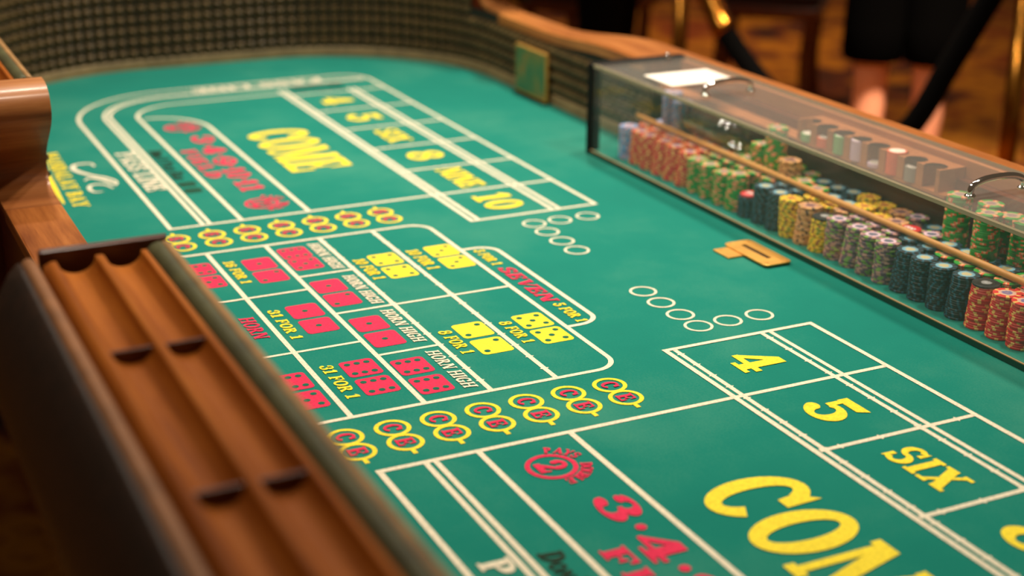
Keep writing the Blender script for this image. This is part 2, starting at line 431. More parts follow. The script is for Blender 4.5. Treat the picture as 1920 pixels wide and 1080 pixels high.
# end boards closing the troughs
for sx in (1,):
    toT(box('end_board', min(sx * 0.386, sx * 0.398), max(sx * 0.386, sx * 0.398), YL - 0.134, YL + 0.001, 0.20, 0.2848, 'shaded_wood', table, 0.002))
# low rail of the stickman's dip
toT(box('low_rail', -0.345, 0.345, YL - 0.081, YL + 0.003, 0.094, 0.118, 'wood', table, 0.004))['label'] = 'low wooden rail between the curved boards'
toT(box('low_apron', -0.455, 0.40, YL - 0.076, YL - 0.004, -0.20, 0.094, 'wood_dark', table))
# dealers' rail: loft along x with front edge, back edge and height
def loft(name, secs, mat, th=0.026):
    V = []; F = []
    for x, y0, y1, z in secs:
        r = 0.005
        V += [(x, y0, z - th), (x, y0, z - r), (x, y0 + r, z), (x, y1 - r, z), (x, y1, z - r), (x, y1, z - th)]
    for i in range(len(secs) - 1):
        a = i * 6; b = a + 6
        for j in range(6): F.append((a + j, b + j, b + (j + 1) % 6, a + (j + 1) % 6))
    F.append(tuple(range(6))); F.append(tuple(len(V) - 6 + j for j in range(6))[::-1])
    o = toT(pyd(name, V, F, mat, table)); bm = bmesh.new(); bm.from_mesh(o.data); bmesh.ops.recalc_face_normals(bm, faces=bm.faces); bm.to_mesh(o.data); bm.free(); return o
secs = []
for k in range(0, 61):
    x = -1.345 + 2.69 * k / 60; a = abs(x)
    t = max(0, min(1, (1.09 - a) / 0.29)); t = t * t * (3 - 2 * t)
    y1 = 0.727 + (0.790 - 0.727) * t; z = 0.166 + 0.015 * t
    secs.append((x, 0.662 if a > 0.6465 else 0.7475, y1, z))
s2 = []
for i, s in enumerate(secs):
    if i and (secs[i - 1][1] != s[1]):
        xm = 0.6465 if s[0] > 0 else -0.6465
        s2.append((xm - 0.0005, secs[i - 1][1], s[2], s[3])); s2.append((xm + 0.0005, s[1], s[2], s[3]))
    s2.append(s)
loft('dealer_rail', s2, 'wood')['label'] = 'golden brown wooden rail behind the chip bank'
toT(box('dealer_apron', -1.45, 1.45, YR + 0.055, YR + 0.075, -0.20, 0.150, 'wood_dark', table))

# ------------------------------------------------------------------ lettering (slab serif strokes, cap height 1)
def Rc(x0, y0, x1, y1): return [[(x0, y0), (x1, y0), (x1, y1), (x0, y1)]]
def Ar(cx, cy, rx, ry, ix, iy, a0, a1):
    n = max(4, int(abs(a1 - a0) / 12)); q = []
    for k in range(n):
        g = math.radians(a0 + (a1 - a0) * k / n); h = math.radians(a0 + (a1 - a0) * (k + 1) / n)
        q.append([(cx + ix * math.cos(g), cy + iy * math.sin(g)), (cx + rx * math.cos(g), cy + ry * math.sin(g)), (cx + rx * math.cos(h), cy + ry * math.sin(h)), (cx + ix * math.cos(h), cy + iy * math.sin(h))])
    return q
def Pg(*p): return [list(p)]
def Dk(cx, cy, r): return [[(cx + r * math.cos(2 * PI * k / 12), cy + r * math.sin(2 * PI * k / 12)) for k in range(12)]]
def St(x, w=0.24, s=0.11, e=0.07, y0=0, y1=1): return Rc(x, y0, x + w, y1) + Rc(x - e, y0, x + w + e, y0 + s) + Rc(x - e, y1 - s, x + w + e, y1)
G = {}
G[' '] = ([], 0.38)
G['I'] = (St(.07), .40)
G['H'] = (St(.07) + St(.62) + Rc(.3, .44, .65, .56), .95)
G['L'] = (St(.07) + Rc(.07, 0, .70, .12) + Pg((.56, .1), (.70, .1), (.70, .38), (.64, .38)), .76)
G['F'] = (St(.07) + Rc(.07, .88, .70, 1) + Pg((.70, .9), (.56, .9), (.64, .64), (.70, .64)) + Rc(.3, .44, .52, .56) + Pg((.44, .5), (.5, .32), (.56, .32), (.56, .68), (.5, .68)), .73)
G['E'] = (G['F'][0] + Rc(.07, 0, .74, .12) + Pg((.58, .1), (.74, .1), (.74, .38), (.67, .38)), .79)
G['N'] = (St(.07, .15) + St(.70, .15) + Pg((.07, 1), (.35, 1), (.85, 0), (.62, 0)), .93)
G['M'] = (St(.07, .13) + St(.80, .24) + Pg((.07, 1), (.33, 1), (.60, .22), (.50, 0)) + Pg((.80, 1), (.92, 1), (.60, 0), (.48, 0)), 1.14)
G['O'] = (Ar(.43, .5, .43, .52, .18, .37, 0, 360), .88)
G['C'] = (Ar(.43, .5, .43, .52, .18, .37, 45, 325) + Pg((.60, .62), (.80, .62), (.78, 1.0), (.70, .92), (.56, .88)), .83)
G['G'] = (Ar(.43, .5, .43, .52, .18, .37, 45, 330) + Pg((.60, .64), (.80, .64), (.78, 1.0), (.56, .88)) + Rc(.58, .0, .80, .44) + Rc(.46, .36, .86, .46), .90)
G['D'] = (St(.07) + Ar(.31, .5, .49, .5, .22, .38, -90, 90), .84)
G['P'] = (St(.07) + Ar(.31, .71, .40, .29, .15, .17, -90, 90) + Rc(.28, .42, .33, .54) + Rc(.28, .88, .33, 1), .74)
G['R'] = (G['P'][0] + Pg((.36, .5), (.58, .48), (.84, .1), (.62, .0)) + Rc(.58, 0, .90, .11), .90)
G['B'] = (G['P'][0] + Ar(.31, .28, .45, .28, .18, .16, -90, 90), .80)
G['A'] = (Pg((.06, 0), (.20, 0), (.52, 1), (.40, 1)) + Pg((.36, 1), (.58, 1), (.90, 0), (.62, 0)) + Rc(.2, .26, .72, .38) + Rc(0, 0, .30, .11) + Rc(.54, 0, .97, .11), .97)
G['V'] = (Pg((.04, 1), (.32, 1), (.56, 0), (.42, 0)) + Pg((.78, 1), (.90, 1), (.56, 0), (.46, 0)) + Rc(-.02, .89, .38, 1) + Rc(.66, .89, .96, 1), .93)
G['X'] = (Pg((.04, 1), (.36, 1), (.86, 0), (.54, 0)) + Pg((.66, 1), (.80, 1), (.22, 0), (.08, 0)) + Rc(0, .89, .40, 1) + Rc(.58, .89, .88, 1) + Rc(0, 0, .32, .11) + Rc(.48, 0, .90, .11), .92)
G['Y'] = (Pg((.04, 1), (.32, 1), (.56, .42), (.36, .42)) + Pg((.74, 1), (.88, 1), (.58, .40), (.46, .46)) + Rc(.34, 0, .58, .46) + Rc(.24, 0, .68, .11) + Rc(-.02, .89, .38, 1) + Rc(.62, .89, .94, 1), .92)
G['S'] = (Ar(.36, .73, .33, .29, .12, .16, 35, 270) + Ar(.36, .28, .36, .30, .13, .17, -150, 90) + Pg((.50, .66), (.66, .66), (.66, 1.0), (.58, .94)) + Pg((.04, .36), (.20, .36), (.14, .06), (.04, .0)), .75)
G['T'] = (Rc(.30, 0, .54, 1) + Rc(.2, 0, .64, .11) + Rc(0, .88, .84, 1) + Pg((0, .9), (.14, .9), (.06, .64), (0, .64)) + Pg((.84, .9), (.70, .9), (.78, .64), (.84, .64)), .87)
G['U'] = (Rc(.07, .35, .30, 1) + Rc(.62, .35, .76, 1) + Ar(.415, .35, .345, .36, .12, .22, 180, 360) + Rc(0, .89, .38, 1) + Rc(.54, .89, .84, 1), .88)
def sub(ch, k):
    q, a = G[ch]; return ([[(x * k, y * k) for x, y in p] for p in q], a * k)
for c, s in (('o', 'O'), ('a', 'A'), ('s', 'S'), ('r', 'R'), ('n', 'N')): G[c] = sub(s, .68)
G['t'] = (Rc(.14, 0, .36, .95) + Rc(.02, .56, .48, .68) + Rc(.1, 0, .5, .11), .52)
G["'"] = (Pg((.06, 1.02), (.26, 1.02), (.16, .7), (.10, .7)), .30)
G['.'] = (Dk(.2, .52, .15), .42)
G['0'] = (Ar(.38, .5, .38, .52, .14, .38, 0, 360), .80)
G['1'] = (Rc(.2, 0, .46, 1) + Rc(.06, 0, .60, .12) + Pg((.2, 1), (.2, .76), (.04, .72), (.04, .82)), .64)
G['2'] = (Ar(.36, .70, .35, .32, .11, .18, -35, 175) + Dk(.16, .68, .13) + Pg((.44, .55), (.66, .55), (.34, .14), (.04, .14)) + Rc(.03, 0, .74, .22) + Pg((.62, .1), (.74, .1), (.76, .36), (.68, .36)), .78)
G['3'] = (Ar(.34, .74, .32, .28, .10, .16, -90, 160) + Ar(.34, .29, .37, .31, .12, .18, -165, 90) + Dk(.14, .72, .11) + Dk(.11, .27, .13), .74)
G['4'] = (Pg((.40, 1.02), (.62, 1.02), (.16, .32), (.0, .32)) + Rc(0, .22, .80, .36) + Rc(.40, 0, .64, 1.02) + Rc(.28, 0, .76, .11), .82)
G['5'] = (Rc(.12, .52, .24, 1) + Pg((.10, 1.02), (.70, 1.02), (.60, .80), (.10, .80)) + Ar(.35, .33, .38, .35, .13, .21, -165, 130) + Dk(.11, .26, .13), .76)
G['6'] = (Ar(.38, .5, .38, .52, .14, .40, 60, 300) + Ar(.40, .33, .37, .34, .13, .20, 0, 360) + Dk(.62, .80, .12), .80)
G['9'] = ([[(.78 - x, 1 - y) for x, y in p] for p in G['6'][0]], .80)
G['8'] = (Ar(.38, .75, .33, .28, .11, .15, 0, 360) + Ar(.38, .29, .38, .31, .14, .17, 0, 360), .78)
def text_polys(s, sp=0.05):
    out = []; x = 0
    for ch in s:
        q, a = G[ch]
        for p in q: out.append([(px + x, py) for px, py in p])
        x += a + sp
    return out, x - sp
ZP = 0.0005
PCOUNT = [0]
def print_polys(name, polys, mats, z=ZP, mi=None):
    V = []; F = []; PCOUNT[0] += 1; z += 0.000006 * (PCOUNT[0] % 50)
    for k, p in enumerate(polys):
        i = len(V); V += [(x, y, z + 0.000003 * (k % 2) + 0.0000008 * (k % 60)) for x, y in p]; F.append(tuple(range(i, i + len(p))))
    o = toT(pyd(name, V, F, mats, felt)); o.location.z = 0
    me = o.data; fl = [p.index for p in me.polygons if p.normal.z < 0]
    if fl:
        bm = bmesh.new(); bm.from_mesh(me); bm.faces.ensure_lookup_table()
        bmesh.ops.reverse_faces(bm, faces=[bm.faces[i] for i in fl]); bm.to_mesh(me); bm.free()
    if mi: me.polygons.foreach_set('material_index', mi)
    return o
def word(s, x0, x1, y0, y1, mat, italic=0.0, rise=0.0, name='printed_word', sp=0.05):
    """reads along +x with its top towards +y, filling x0..x1, y0..y1"""
    wd = text_polys(s, sp)[1]; k = (x1 - x0) / wd; h = y1 - y0; off = 0.0; o = None
    for part in s.split(' '):
        q, w1 = text_polys(part, sp)
        o = print_polys(name, [[(x0 + (px + off + italic * py) * k, y0 + py * h + rise * (px + off) / wd) for px, py in p] for p in q], mat, 0.0009)
        off += w1 + sp + G[' '][1] + sp
    return o
def word_end(s, xlow, h, y0, y1, sx, mat):
    """word along the table end: top towards the table centre"""
    q, wd = text_polys(s); k = (y1 - y0) / wd
    pol = []
    for p in q:
        if sx < 0: pol.append([(xlow + py * h, y1 - px * k) for px, py in p])
        else: pol.append([(-xlow - py * h, y0 + px * k) for px, py in p])
    return print_polys('printed_word', pol, mat, 0.0009)
def ribbon(pts, wd, closed=False):
    n = len(pts); L = []; Rr = []
    for i in range(n):
        a = pts[(i - 1) % n] if (closed or i > 0) else None; b = pts[i]; c = pts[(i + 1) % n] if (closed or i < n - 1) else None
        d1 = Vector((b[0] - a[0], b[1] - a[1])).normalized() if a else None
        d2 = Vector((c[0] - b[0], c[1] - b[1])).normalized() if c else None
        if d1 is None: d1 = d2
        if d2 is None: d2 = d1
        t = (d1 + d2).normalized(); nn = Vector((-t.y, t.x)); m = wd / 2 / max(0.4, nn.dot(Vector((-d1.y, d1.x))))
        L.append((b[0] + nn.x * m, b[1] + nn.y * m)); Rr.append((b[0] - nn.x * m, b[1] - nn.y * m))
    q = []
    for i in range(n if closed else n - 1):
        j = (i + 1) % n; q.append([Rr[i], Rr[j], L[j], L[i]])
    return q
def pline(pts, wd=0.0078, nub=0.0, name='printed_line', mat='white', closed=False):
    q = ribbon(pts, wd, closed)
    if nub:
        for a, b in zip(pts, pts[1:]):
            d = Vector((b[0] - a[0], b[1] - a[1])); n = int(d.length / nub); d.normalize(); nn = Vector((-d.y, d.x))
            for k in range(1, n + 1):
                c = Vector(a) + d * nub * (k - 0.5); r = wd * 0.92
                q.append([tuple(c - d * r * 0.6), tuple(c - nn * r), tuple(c + d * r * 0.6), tuple(c + nn * r)])
    return print_polys(name, q, mat)
def arcp(cx, cy, rx, ry, a0, a1, n=14): return [(cx + rx * math.cos(math.radians(a0 + (a1 - a0) * k / n)), cy + ry * math.sin(math.radians(a0 + (a1 - a0) * k / n))) for k in range(n + 1)]
U1, U2, UP, A_, B_ = 0.496, 0.3245, 0.3442, 0.1151, 0.1726
V0, V1, V2, V3, V4, V5, V6 = -0.3616, -0.2981, -0.2361, -0.1126, 0.1344, 0.2951, 0.3745
P1, P2, P3, P4, P5 = -0.3398, -0.2406, -0.1468, -0.0516, 0.0456
ROWS = [0.3245, 0.496, 0.6686, 0.8471, 1.022, 1.200, 1.378]
for sx in (-1, 1):
    mx = lambda pts: [(sx * -x, y) for x, y in pts]     # points are written for the far end (x < 0)
    # pass line outer, double line, third line, field
    pline(mx([(-U1, V0), (-1.30, V0)] + arcp(-1.30, V0 + 0.235, 0.25, 0.235, -90, -180)[1:] + [(-1.55, 0.30)] + arcp(-1.475, 0.30, 0.075, V6 - 0.30, 180, 90, 6)[1:] + [(-U2, V6), (-U2, V4 - 0.006), (-1.44, V4 - 0.006)]))
    for dd in (-0.0062, 0.0062):
        r = 0.165 - dd
        pline(mx([(-U1, V1 + dd), (-1.315, V1 + dd)] + arcp(-1.315, V1 + 0.17, 0.175 - dd, 0.17 - dd, -90, -180)[1:] + [(-1.49 + dd, V6 - 0.012)]), 0.0072)
    pline(mx([(-U1, V2), (-1.30, V2)] + arcp(-1.30, V2 + 0.11, 0.11, 0.11, -90, -180, 10)[1:] + [(-1.41, V4)]))
    pline(mx([(-U1, V3), (-1.165, V3)] + arcp(-1.165, V2 + 0.012, 0.13, V3 - V2 - 0.012, 90, 180, 12)[1:]))
    pline(mx([(-U1, V0 - 0.004), (-U1, V6)]), 0.0078)
    pline(mx([(-U2, V4 + 0.0072), (-1.44, V4 + 0.0072)]), 0.0072, 0.04)
    for dd in (-0.0072, 0.0072):
        pline(mx([(-U2, V5 + dd), (-1.40, V5 + dd)]), 0.0072, 0.045 if dd < 0 else 0)
    for r in ROWS[2:]: pline(mx([(-r, V4), (-r, V6)]), 0.0072, 0.06)
    # rings for the lay and buy bets
    for cu, cv in ((.2649, .2207), (.2649, .2713), (.2649, .3264), (.2153, .2207), (.1607, .2207), (.1076, .2207)):
        pline(arcp(sx * cu, cv, 0.0195, 0.0195, 0, 360, 28)[:-1], 0.0042, 0, 'printed_ring', 'white', True)
    # craps-and-eleven rings
    for k in range(7):
        y = -0.366 + 0.0611 * k
        for (x, ch) in (((0.3945, 'C'), (0.4375, 'E')) if sx > 0 else ((-0.3945, 'C'), (-0.4375, 'E'))):
            q = ribbon(arcp(x, y, 0.0203, 0.0203, 0, 360, 26)[:-1], 0.0058, True)
            if ch == 'E':
                e = 0.0203 * sx; q += [[(x + e, y - 0.003), (x + e + sx * 0.013, y - 0.003), (x + e + sx * 0.013, y + 0.003), (x + e, y + 0.003)]]
            print_polys('printed_ring', q, 'yellow')
            word(ch, x - 0.0095, x + 0.0095, y - 0.0115, y + 0.0115, 'red', 0, 0, 'printed_letter')
# centre proposition box
YA = -0.44
for sx in (-1, 1):
    pline([(sx * UP, YA), (sx * UP, P5 - 0.035)] + arcp(sx * (UP - 0.035), P5 - 0.035, sx * 0.035, 0.035, 0, 90, 8)[1:] + [(0, P5)], 0.0075)
    pline([(sx * A_, YA), (sx * A_, P2)], 0.0062)
    pline([(sx * B_, P2), (sx * B_, P3)], 0.0062)
for yy, nb in ((P1, 0), (P2, 0), (P3, .045), (P4, .045)): pline([(-UP, yy), (UP, yy)], 0.0075, nb)
pline([(0, P2), (0, P5)], 0.0062)
pline([(-UP, YA), (UP, YA)], 0.0075)
pline([(-.188, P5), (-.188, .068)] + arcp(-.158, .068, .03, .034, 180, 90, 8)[1:] + [(.158, .102)] + arcp(.158, .068, .03, .034, 90, 0, 8)[1:] + [(.188, P5)], 0.0075)
PIPS = {1: [(0, 0)], 2: [(-1, 1), (1, -1)], 3: [(-1, 1), (0, 0), (1, -1)], 4: [(-1, -1), (1, -1), (-1, 1), (1, 1)], 5: [(-1, -1), (1, -1), (-1, 1), (1, 1), (0, 0)], 6: [(-1, -1), (-1, 0), (-1, 1), (1, -1), (1, 0), (1, 1)]}
def die(x, y, n, mat, w2=0.0275, h2=0.0240):
    r = 0.007; c = []
    for cx, cy, a in ((w2 - r, h2 - r, 0), (-w2 + r, h2 - r, 90), (-w2 + r, -h2 + r, 180), (w2 - r, -h2 + r, 270)): c += arcp(x + cx, y + cy, r, r, a, a + 90, 5)
    V = [(p[0], p[1], ZP) for p in c]; F = [tuple(range(len(V)))]; mi = [0]
    for px, py in PIPS[n]:
        i = len(V); V += [(x + px * w2 * 0.58 + 0.0045 * math.cos(2 * PI * k / 14), y + py * h2 * 0.58 + 0.0045 * math.sin(2 * PI * k / 14), ZP + 0.0003) for k in range(14)]; F.append(tuple(range(i, i + 14))); mi.append(1)
    o = pyd('printed_die', V, F, [mat, 'pip'], felt, False, mi); return o
def pair(x, y, a, b, mat, gap=0.063): die(x - gap / 2, y, a, mat); die(x + gap / 2, y, b, mat)
pair(-.2405, -.372, 6, 5, 'red'); pair(.2415, -.374, 6, 5, 'red')
pair(-.2285, -.276, 1, 2, 'red'); pair(.0015, -.276, 1, 1, 'red'); pair(.2345, -.275, 6, 6, 'red')
pair(-.259, -.208, 6, 5, 'red', .058); pair(-.085, -.209, 1, 2, 'red'); pair(.0885, -.208, 1, 1, 'red'); pair(.2595, -.210, 6, 6, 'red', .066)
pair(-.165, -.084, 4, 4, 'yellow', .064); pair(.174, -.082, 2, 2, 'yellow', .064)
pair(-.168, .016, 3, 3, 'yellow', .062); pair(.176, .012, 5, 5, 'yellow', .061)
word('HORN', -.040, .046, -.375, -.353, 'red', .15)
word('16 FOR 1', -.292, -.180, -.328, -.311, 'yellow', .12)
word('31 FOR 1', -.052, .070, -.328, -.311, 'yellow', .12); word('31 FOR 1', .176, .292, -.326, -.308, 'yellow', .12)
for x in (-.322, -.150, .015, .188): word('HORN HIGH', x, x + .135, -.176, -.157, 'white', .2)
word('10 FOR 1', -.215, -.112, -.135, -.115, 'yellow', .12); word('8 FOR 1', .128, .219, -.132, -.113, 'yellow', .12)
word('10 FOR 1', -.222, -.120, -.040, -.019, 'yellow', .12); word('8 FOR 1', .132, .219, -.038, -.020, 'yellow', .12)
word('5 FOR 1', -.176, -.096, .062, .080, 'yellow', .12); word('5 FOR 1', .098, .180, .068, .086, 'yellow', .12); word('SEVEN', -.082, .084, .061, .086, 'red', .2)
# big lettering of both ends: far end starts at x, near end is the same words shifted
for dx in (0.0, 1.757):
    word('PASS LINE', -1.026 + dx, -.732 + dx, -.346, -.310, 'white')
    word("Don't Pass Bar", -1.018 + dx, -.790 + dx, -.281, -.254, 'dark', .15)
    for k in range(2): die(-.755 + .045 * k + dx, -.267, 6, 'dark', .016, .016)
    word('FIELD', -.995 + dx, -.772 + dx, -.220, -.190, 'red', sp=.16)
    for i, t in enumerate(('3', '4', '9', '10', '11')):
        c = -1.067 + .0925 * i + dx; hw = .030 if len(t) == 1 else .036; ya = -.176 - .0025 * i
        word(t, c - hw, c + hw, ya, ya + .045, 'red', 0, 0, 'printed_number')
        if i < 4: print_polys('printed_dot', [arcp(c + .0465 + (.006 if i > 2 else 0), ya + .023, .0065, .0065, 0, 360, 14)[:-1]], 'red', 0.0009)
    word('COME', *((-1.078, -.745) if dx == 0 else (.690, 1.062)), -.062, .064, 'yellow')
    for cx, t, a, b in ((-1.188, '2', 'PAYS', 'DOUBLE'), (-.578, '12', 'PAYS', 'TRIPLE')):
        cx += dx; cy = -.175
        pline(arcp(cx, cy, .0285, .0285, 0, 360, 30)[:-1], .006, 0, 'printed_ring', 'red', True)
        hw = .013 if t == '2' else .018
        word(t, cx - hw, cx + hw, cy - .019, cy + .019, 'red')
        for s, a0, a1 in ((a, 168, 100), (b, 78, -2)):
            n = len(s); q = []
            for i, ch in enumerate(s):
                g = math.radians(a0 + (a1 - a0) * (i + .5) / n); rr = .034; k = .0125
                for p in G[ch][0]:
                    pp = []
                    for px, py in p:
                        u = (px - .4) * k; v = rr + py * .0145
                        pp.append((cx + v * math.cos(g) + u * math.sin(g), cy + v * math.sin(g) - u * math.cos(g)))
                    q.append(pp)
            print_polys('printed_word', q, 'red', 0.0009)
for sx in (-1, 1):
    base = ROWS
    names = ['4', '5', 'SIX', '8', 'NINE', '10']
    if sx < 0: names = names[::-1]
    for i, s in enumerate(names):
        c = sx * ((base[i] + base[i + 1]) / 2); hw = {1: .031, 2: .049, 3: .054, 4: .068}[len(s)]; hh = .036 if s.isdigit() else .026
        word(s, c - hw, c + hw, .221 - hh, .221 + hh, 'yellow', name='printed_number')
    word_end('PASS LINE', -1.538, .036, -.06, .262, sx, 'white')
    word_end("Don't Come Bar".replace('e', 'a').replace('m', 'n'), -1.462, .05, .16, .285, sx, 'dark')
# casino name and wave mark beside the far pass line
word('MANDALAY BAY', -1.085, -.690, -.478, -.449, 'yellow', 0, -.010, 'printed_word', .10)
def swash(pts, w0, mat, name='printed_mark'):
    c = catmull([(x, y, 0) for x, y in pts], 8); n = len(c); L = []; Rr = []
    for i in range(n):
        t = (c[min(i + 1, n - 1)] - c[max(i - 1, 0)]).normalized(); wd = w0 * (0.25 + 0.75 * math.sin(PI * min(1, (i + 1) / n * 0.92 + 0.05))) / 2
        L.append((c[i].x - t.y * wd, c[i].y + t.x * wd)); Rr.append((c[i].x + t.y * wd, c[i].y - t.x * wd))
    print_polys(name, [[Rr[i], Rr[i + 1], L[i + 1], L[i]] for i in range(n - 1)], mat, 0.0007)
swash([(-0.95, -0.401), (-0.972, -0.403), (-0.979, -0.417), (-0.974, -0.435), (-0.951, -0.442), (-0.923, -0.436), (-0.885, -0.417), (-0.86, -0.397), (-0.83, -0.385), (-0.807, -0.387)], .0105, 'white')
swash([(-0.858, -0.438), (-0.87, -0.424), (-0.852, -0.407), (-0.822, -0.395), (-0.800, -0.389)], .009, 'white')
swash([(-0.784, -0.399), (-0.812, -0.407), (-0.823, -0.423), (-0.814, -0.437), (-0.788, -0.44), (-0.771, -0.433), (-0.771, -0.42)], .008, 'white')
swash([(-1.09, -.482), (-0.994, -0.489), (-0.92, -0.495), (-0.856, -0.497), (-0.787, -0.499), (-0.721, -0.500)], .011, 'yellow')
# ------------------------------------------------------------------ things on the table wall and felt
def placard():
    t = NT('placard_print'); t.set(Roughness=0.4)
    f = t.noise(22, 2)
    t.l(t.ramp(f, [(0.40, lin((70, 108, 66))), (0.56, lin((100, 112, 56))), (0.72, lin((156, 106, 44)))]), t.b.inputs['Base Color']); return t.m
MAT['placard'] = placard()
pl = empty('limit_placard', (-1.127, 0.655, 0.0))
tag(pl, 'small green and gold placard hung on the studded wall beyond the chip bank', 'placard')
box('backing', -0.0785, 0.0785, -0.013, -0.006, 0.003, 0.118, 'brass', pl, 0.001)
box('face', -0.074, 0.074, -0.0142, -0.0128, 0.012, 0.114, 'placard', pl)
box('foot', -0.0785, 0.0785, -0.018, -0.006, 0.0, 0.006, 'black', pl)
# brass slot plate for the cash drop
sp = empty('drop_slot_plate', (0.04, 0.478, 0.0))
tag(sp, 'brass drop slot plate screwed to the felt before the chip bank', 'slot plate')
bm = bmesh.new()
sx0, sx1, sy0, sy1 = -0.042, 0.034, -0.0046, 0.0046
def rrect(x0, x1, y0, y1, r):
    out = []
    for cx, cy, a in ((x1 - r, y1 - r, 0), (x0 + r, y1 - r, 90), (x0 + r, y0 + r, 180), (x1 - r, y0 + r, 270)): out += arcp(cx, cy, r, r, a, a + 90, 5)
    return out
po = rrect(-0.062, 0.061, -0.026, 0.026, 0.008); pi_ = rrect(sx0, sx1, sy0, sy1, 0.001); n = len(po)
L = [[bm.verts.new((x, y, z)) for x, y in q] for q, z in ((po, 0.0036), (po, 0.0060), (rrect(-0.0612, 0.0602, -0.0252, 0.0252, 0.0078), 0.0066), (pi_, 0.0066), (pi_, 0.0036))]
for j in range(5):
    for k in range(n): bm.faces.new((L[j][k], L[j][(k + 1) % n], L[(j + 1) % 5][(k + 1) % n], L[(j + 1) % 5][k]))
fromb('plate', bm, 'brass', sp)
box('slot', sx0, sx1, sy0, sy1, 0.0034, 0.0040, 'slot', sp)
box('lower_plate', -0.050, -0.004, -0.054, 0.020, 0.0006, 0.0034, 'brass', sp, 0.0008)
def screw_mesh():
    bm = bmesh.new(); bmesh.ops.create_cone(bm, cap_ends=True, segments=12, radius1=0.0032, radius2=0.0026, depth=0.0012)
    me = bpy.data.meshes.new('screw'); bm.to_mesh(me); bm.free(); me.materials.append(MAT['brass']); return me
sm = screw_mesh()
for x, y, z in ((-0.054, -0.019, 0.0071), (-0.054, 0.019, 0.0071), (0.053, -0.019, 0.0071), (0.053, 0.019, 0.0071), (-0.043, -0.044, 0.0039)):
    o = bpy.data.objects.new('screw', sm); col.objects.link(o); o.parent = sp; o.location = (x, y, z)

# ------------------------------------------------------------------ chip bank: platform, cover
PZ = 0.009
bank = empty('chip_bank', (0, 0.64, 0.0))
tag(bank, 'dealer chip bank platform with felt top and brown wooden back shelf', 'chip bank')
def tb(o): o.location.y -= 0.64; return o
tb(box('platform', -0.628, 0.628, 0.533, 0.6445, 0.0006, PZ - 0.0004, 'felt', bank)); tb(box('edge_strip', -0.628, 0.628, 0.5300, 0.5325, 0.0088, 0.0106, 'beige', bank, 0.0005)); tb(box('front_strip', -0.628, 0.628, 0.5296, 0.5328, 0.0006, 0.0087, 'front_green', bank))  # last box: thin dark green strip over the platform's front face
tb(box('platform', -0.628, 0.628, 0.6445, 0.7465, 0.0006, PZ - 0.0004, 'felt', bank))
tb(box('back_panel', -0.628, 0.628, 0.737, 0.7465, PZ, 0.178, 'wood_case', bank))
tb(box('riser', -0.628, 0.236, 0.7185, 0.7245, PZ, 0.125, 'wood_riser', bank))
tb(box('shelf', -0.628, 0.236, 0.683, 0.7368, 0.125, 0.131, 'wood_case', bank, 0.001))
tb(box('shelf_end', 0.228, 0.236, 0.7246, 0.7368, PZ, 0.125, 'wood_riser', bank))
cover = empty('bank_cover', (0, 0.64, 0.0))
tag(cover, 'clear acrylic cover with chrome handles over the chip bank', 'cover')
YF, ZT = 0.535, 0.185
tb(box('front_pane', -0.628, 0.628, YF - 0.003, YF + 0.003, 0.010, ZT - 0.006, 'acrylic', cover))
tb(box('top_pane', -0.628, 0.628, YF + 0.004, 0.746, ZT - 0.006, ZT, 'acrylic_lid', cover))
tb(box('front_edge', -0.628, 0.628, YF - 0.0035, YF + 0.0035, ZT - 0.006, ZT + 0.0005, 'acr_edge', cover, 0.0008))
tb(box('back_edge', -0.628, 0.628, 0.7462, 0.7474, ZT - 0.006, ZT + 0.0005, 'acr_edge', cover))
for sx in (-1, 1):
    xs = sorted((sx * 0.628, sx * 0.646))
    tb(box('end_post', xs[0], xs[1], YF - 0.006, YF + 0.016, 0.0005, ZT + 0.001, 'black', cover, 0.001))
    tb(box('end_top_bar', xs[0], xs[1], YF + 0.016, 0.7465, ZT - 0.008, ZT + 0.002, 'black', cover, 0.001))
    xs = sorted((sx * 0.629, sx * 0.634))
    tb(box('end_pane', xs[0], xs[1], YF + 0.016, 0.660, 0.010, ZT - 0.008, 'acrylic', cover))
tb(lathe('lock_knob', [(0.0, 0.0), (0.006, 0.0), (0.007, 0.003), (0.006, 0.007), (0.003, 0.0095), (0.0, 0.010)], 'chrome', cover, 16, Matrix.Translation((-0.620, 0.700, ZT + 0.002))))
for hx in (-0.304, 0.393):
    pts = [(hx, 0.586, ZT), (hx, 0.586, ZT + 0.010), (hx, 0.592, ZT + 0.017), (hx, 0.610, ZT + 0.0225), (hx, 0.636, ZT + 0.024), (hx, 0.662, ZT + 0.0225), (hx, 0.680, ZT + 0.017), (hx, 0.686, ZT + 0.010), (hx, 0.686, ZT)]
    h = tb(tube('handle', catmull(pts, 5), 0.005, 'chrome', cover, 14)); h['label'] = 'curved chrome pull handle'
    for y in (0.586, 0.686):
        f = tb(lathe('handle_foot', [(0.0, 0.004), (0.006, 0.004), (0.0085, 0.0015), (0.0085, 0.0)][::-1], 'chrome', h, 16, Matrix.Translation((hx, y, ZT + 0.0003)))); f.location.y += 0.64
        f.location = (0, 0, 0)
cardm = box('notice_card', -0.052, 0.052, -0.071, 0.071, 0.0, 0.0012, 'card'); cardm.location = (-0.445, 0.642, ZT + 0.0002)
tag(cardm, 'blank white card lying on the clear chip bank cover', 'card')
dw = tube('dowel_rod', [(-0.585 + 1.19 * k / 12, 0.613, 0.0826) for k in range(13)], 0.0054, 'dowel', None, 14)
tag(dw, 'long round wooden dowel rod lying across the chip stacks', 'dowel')

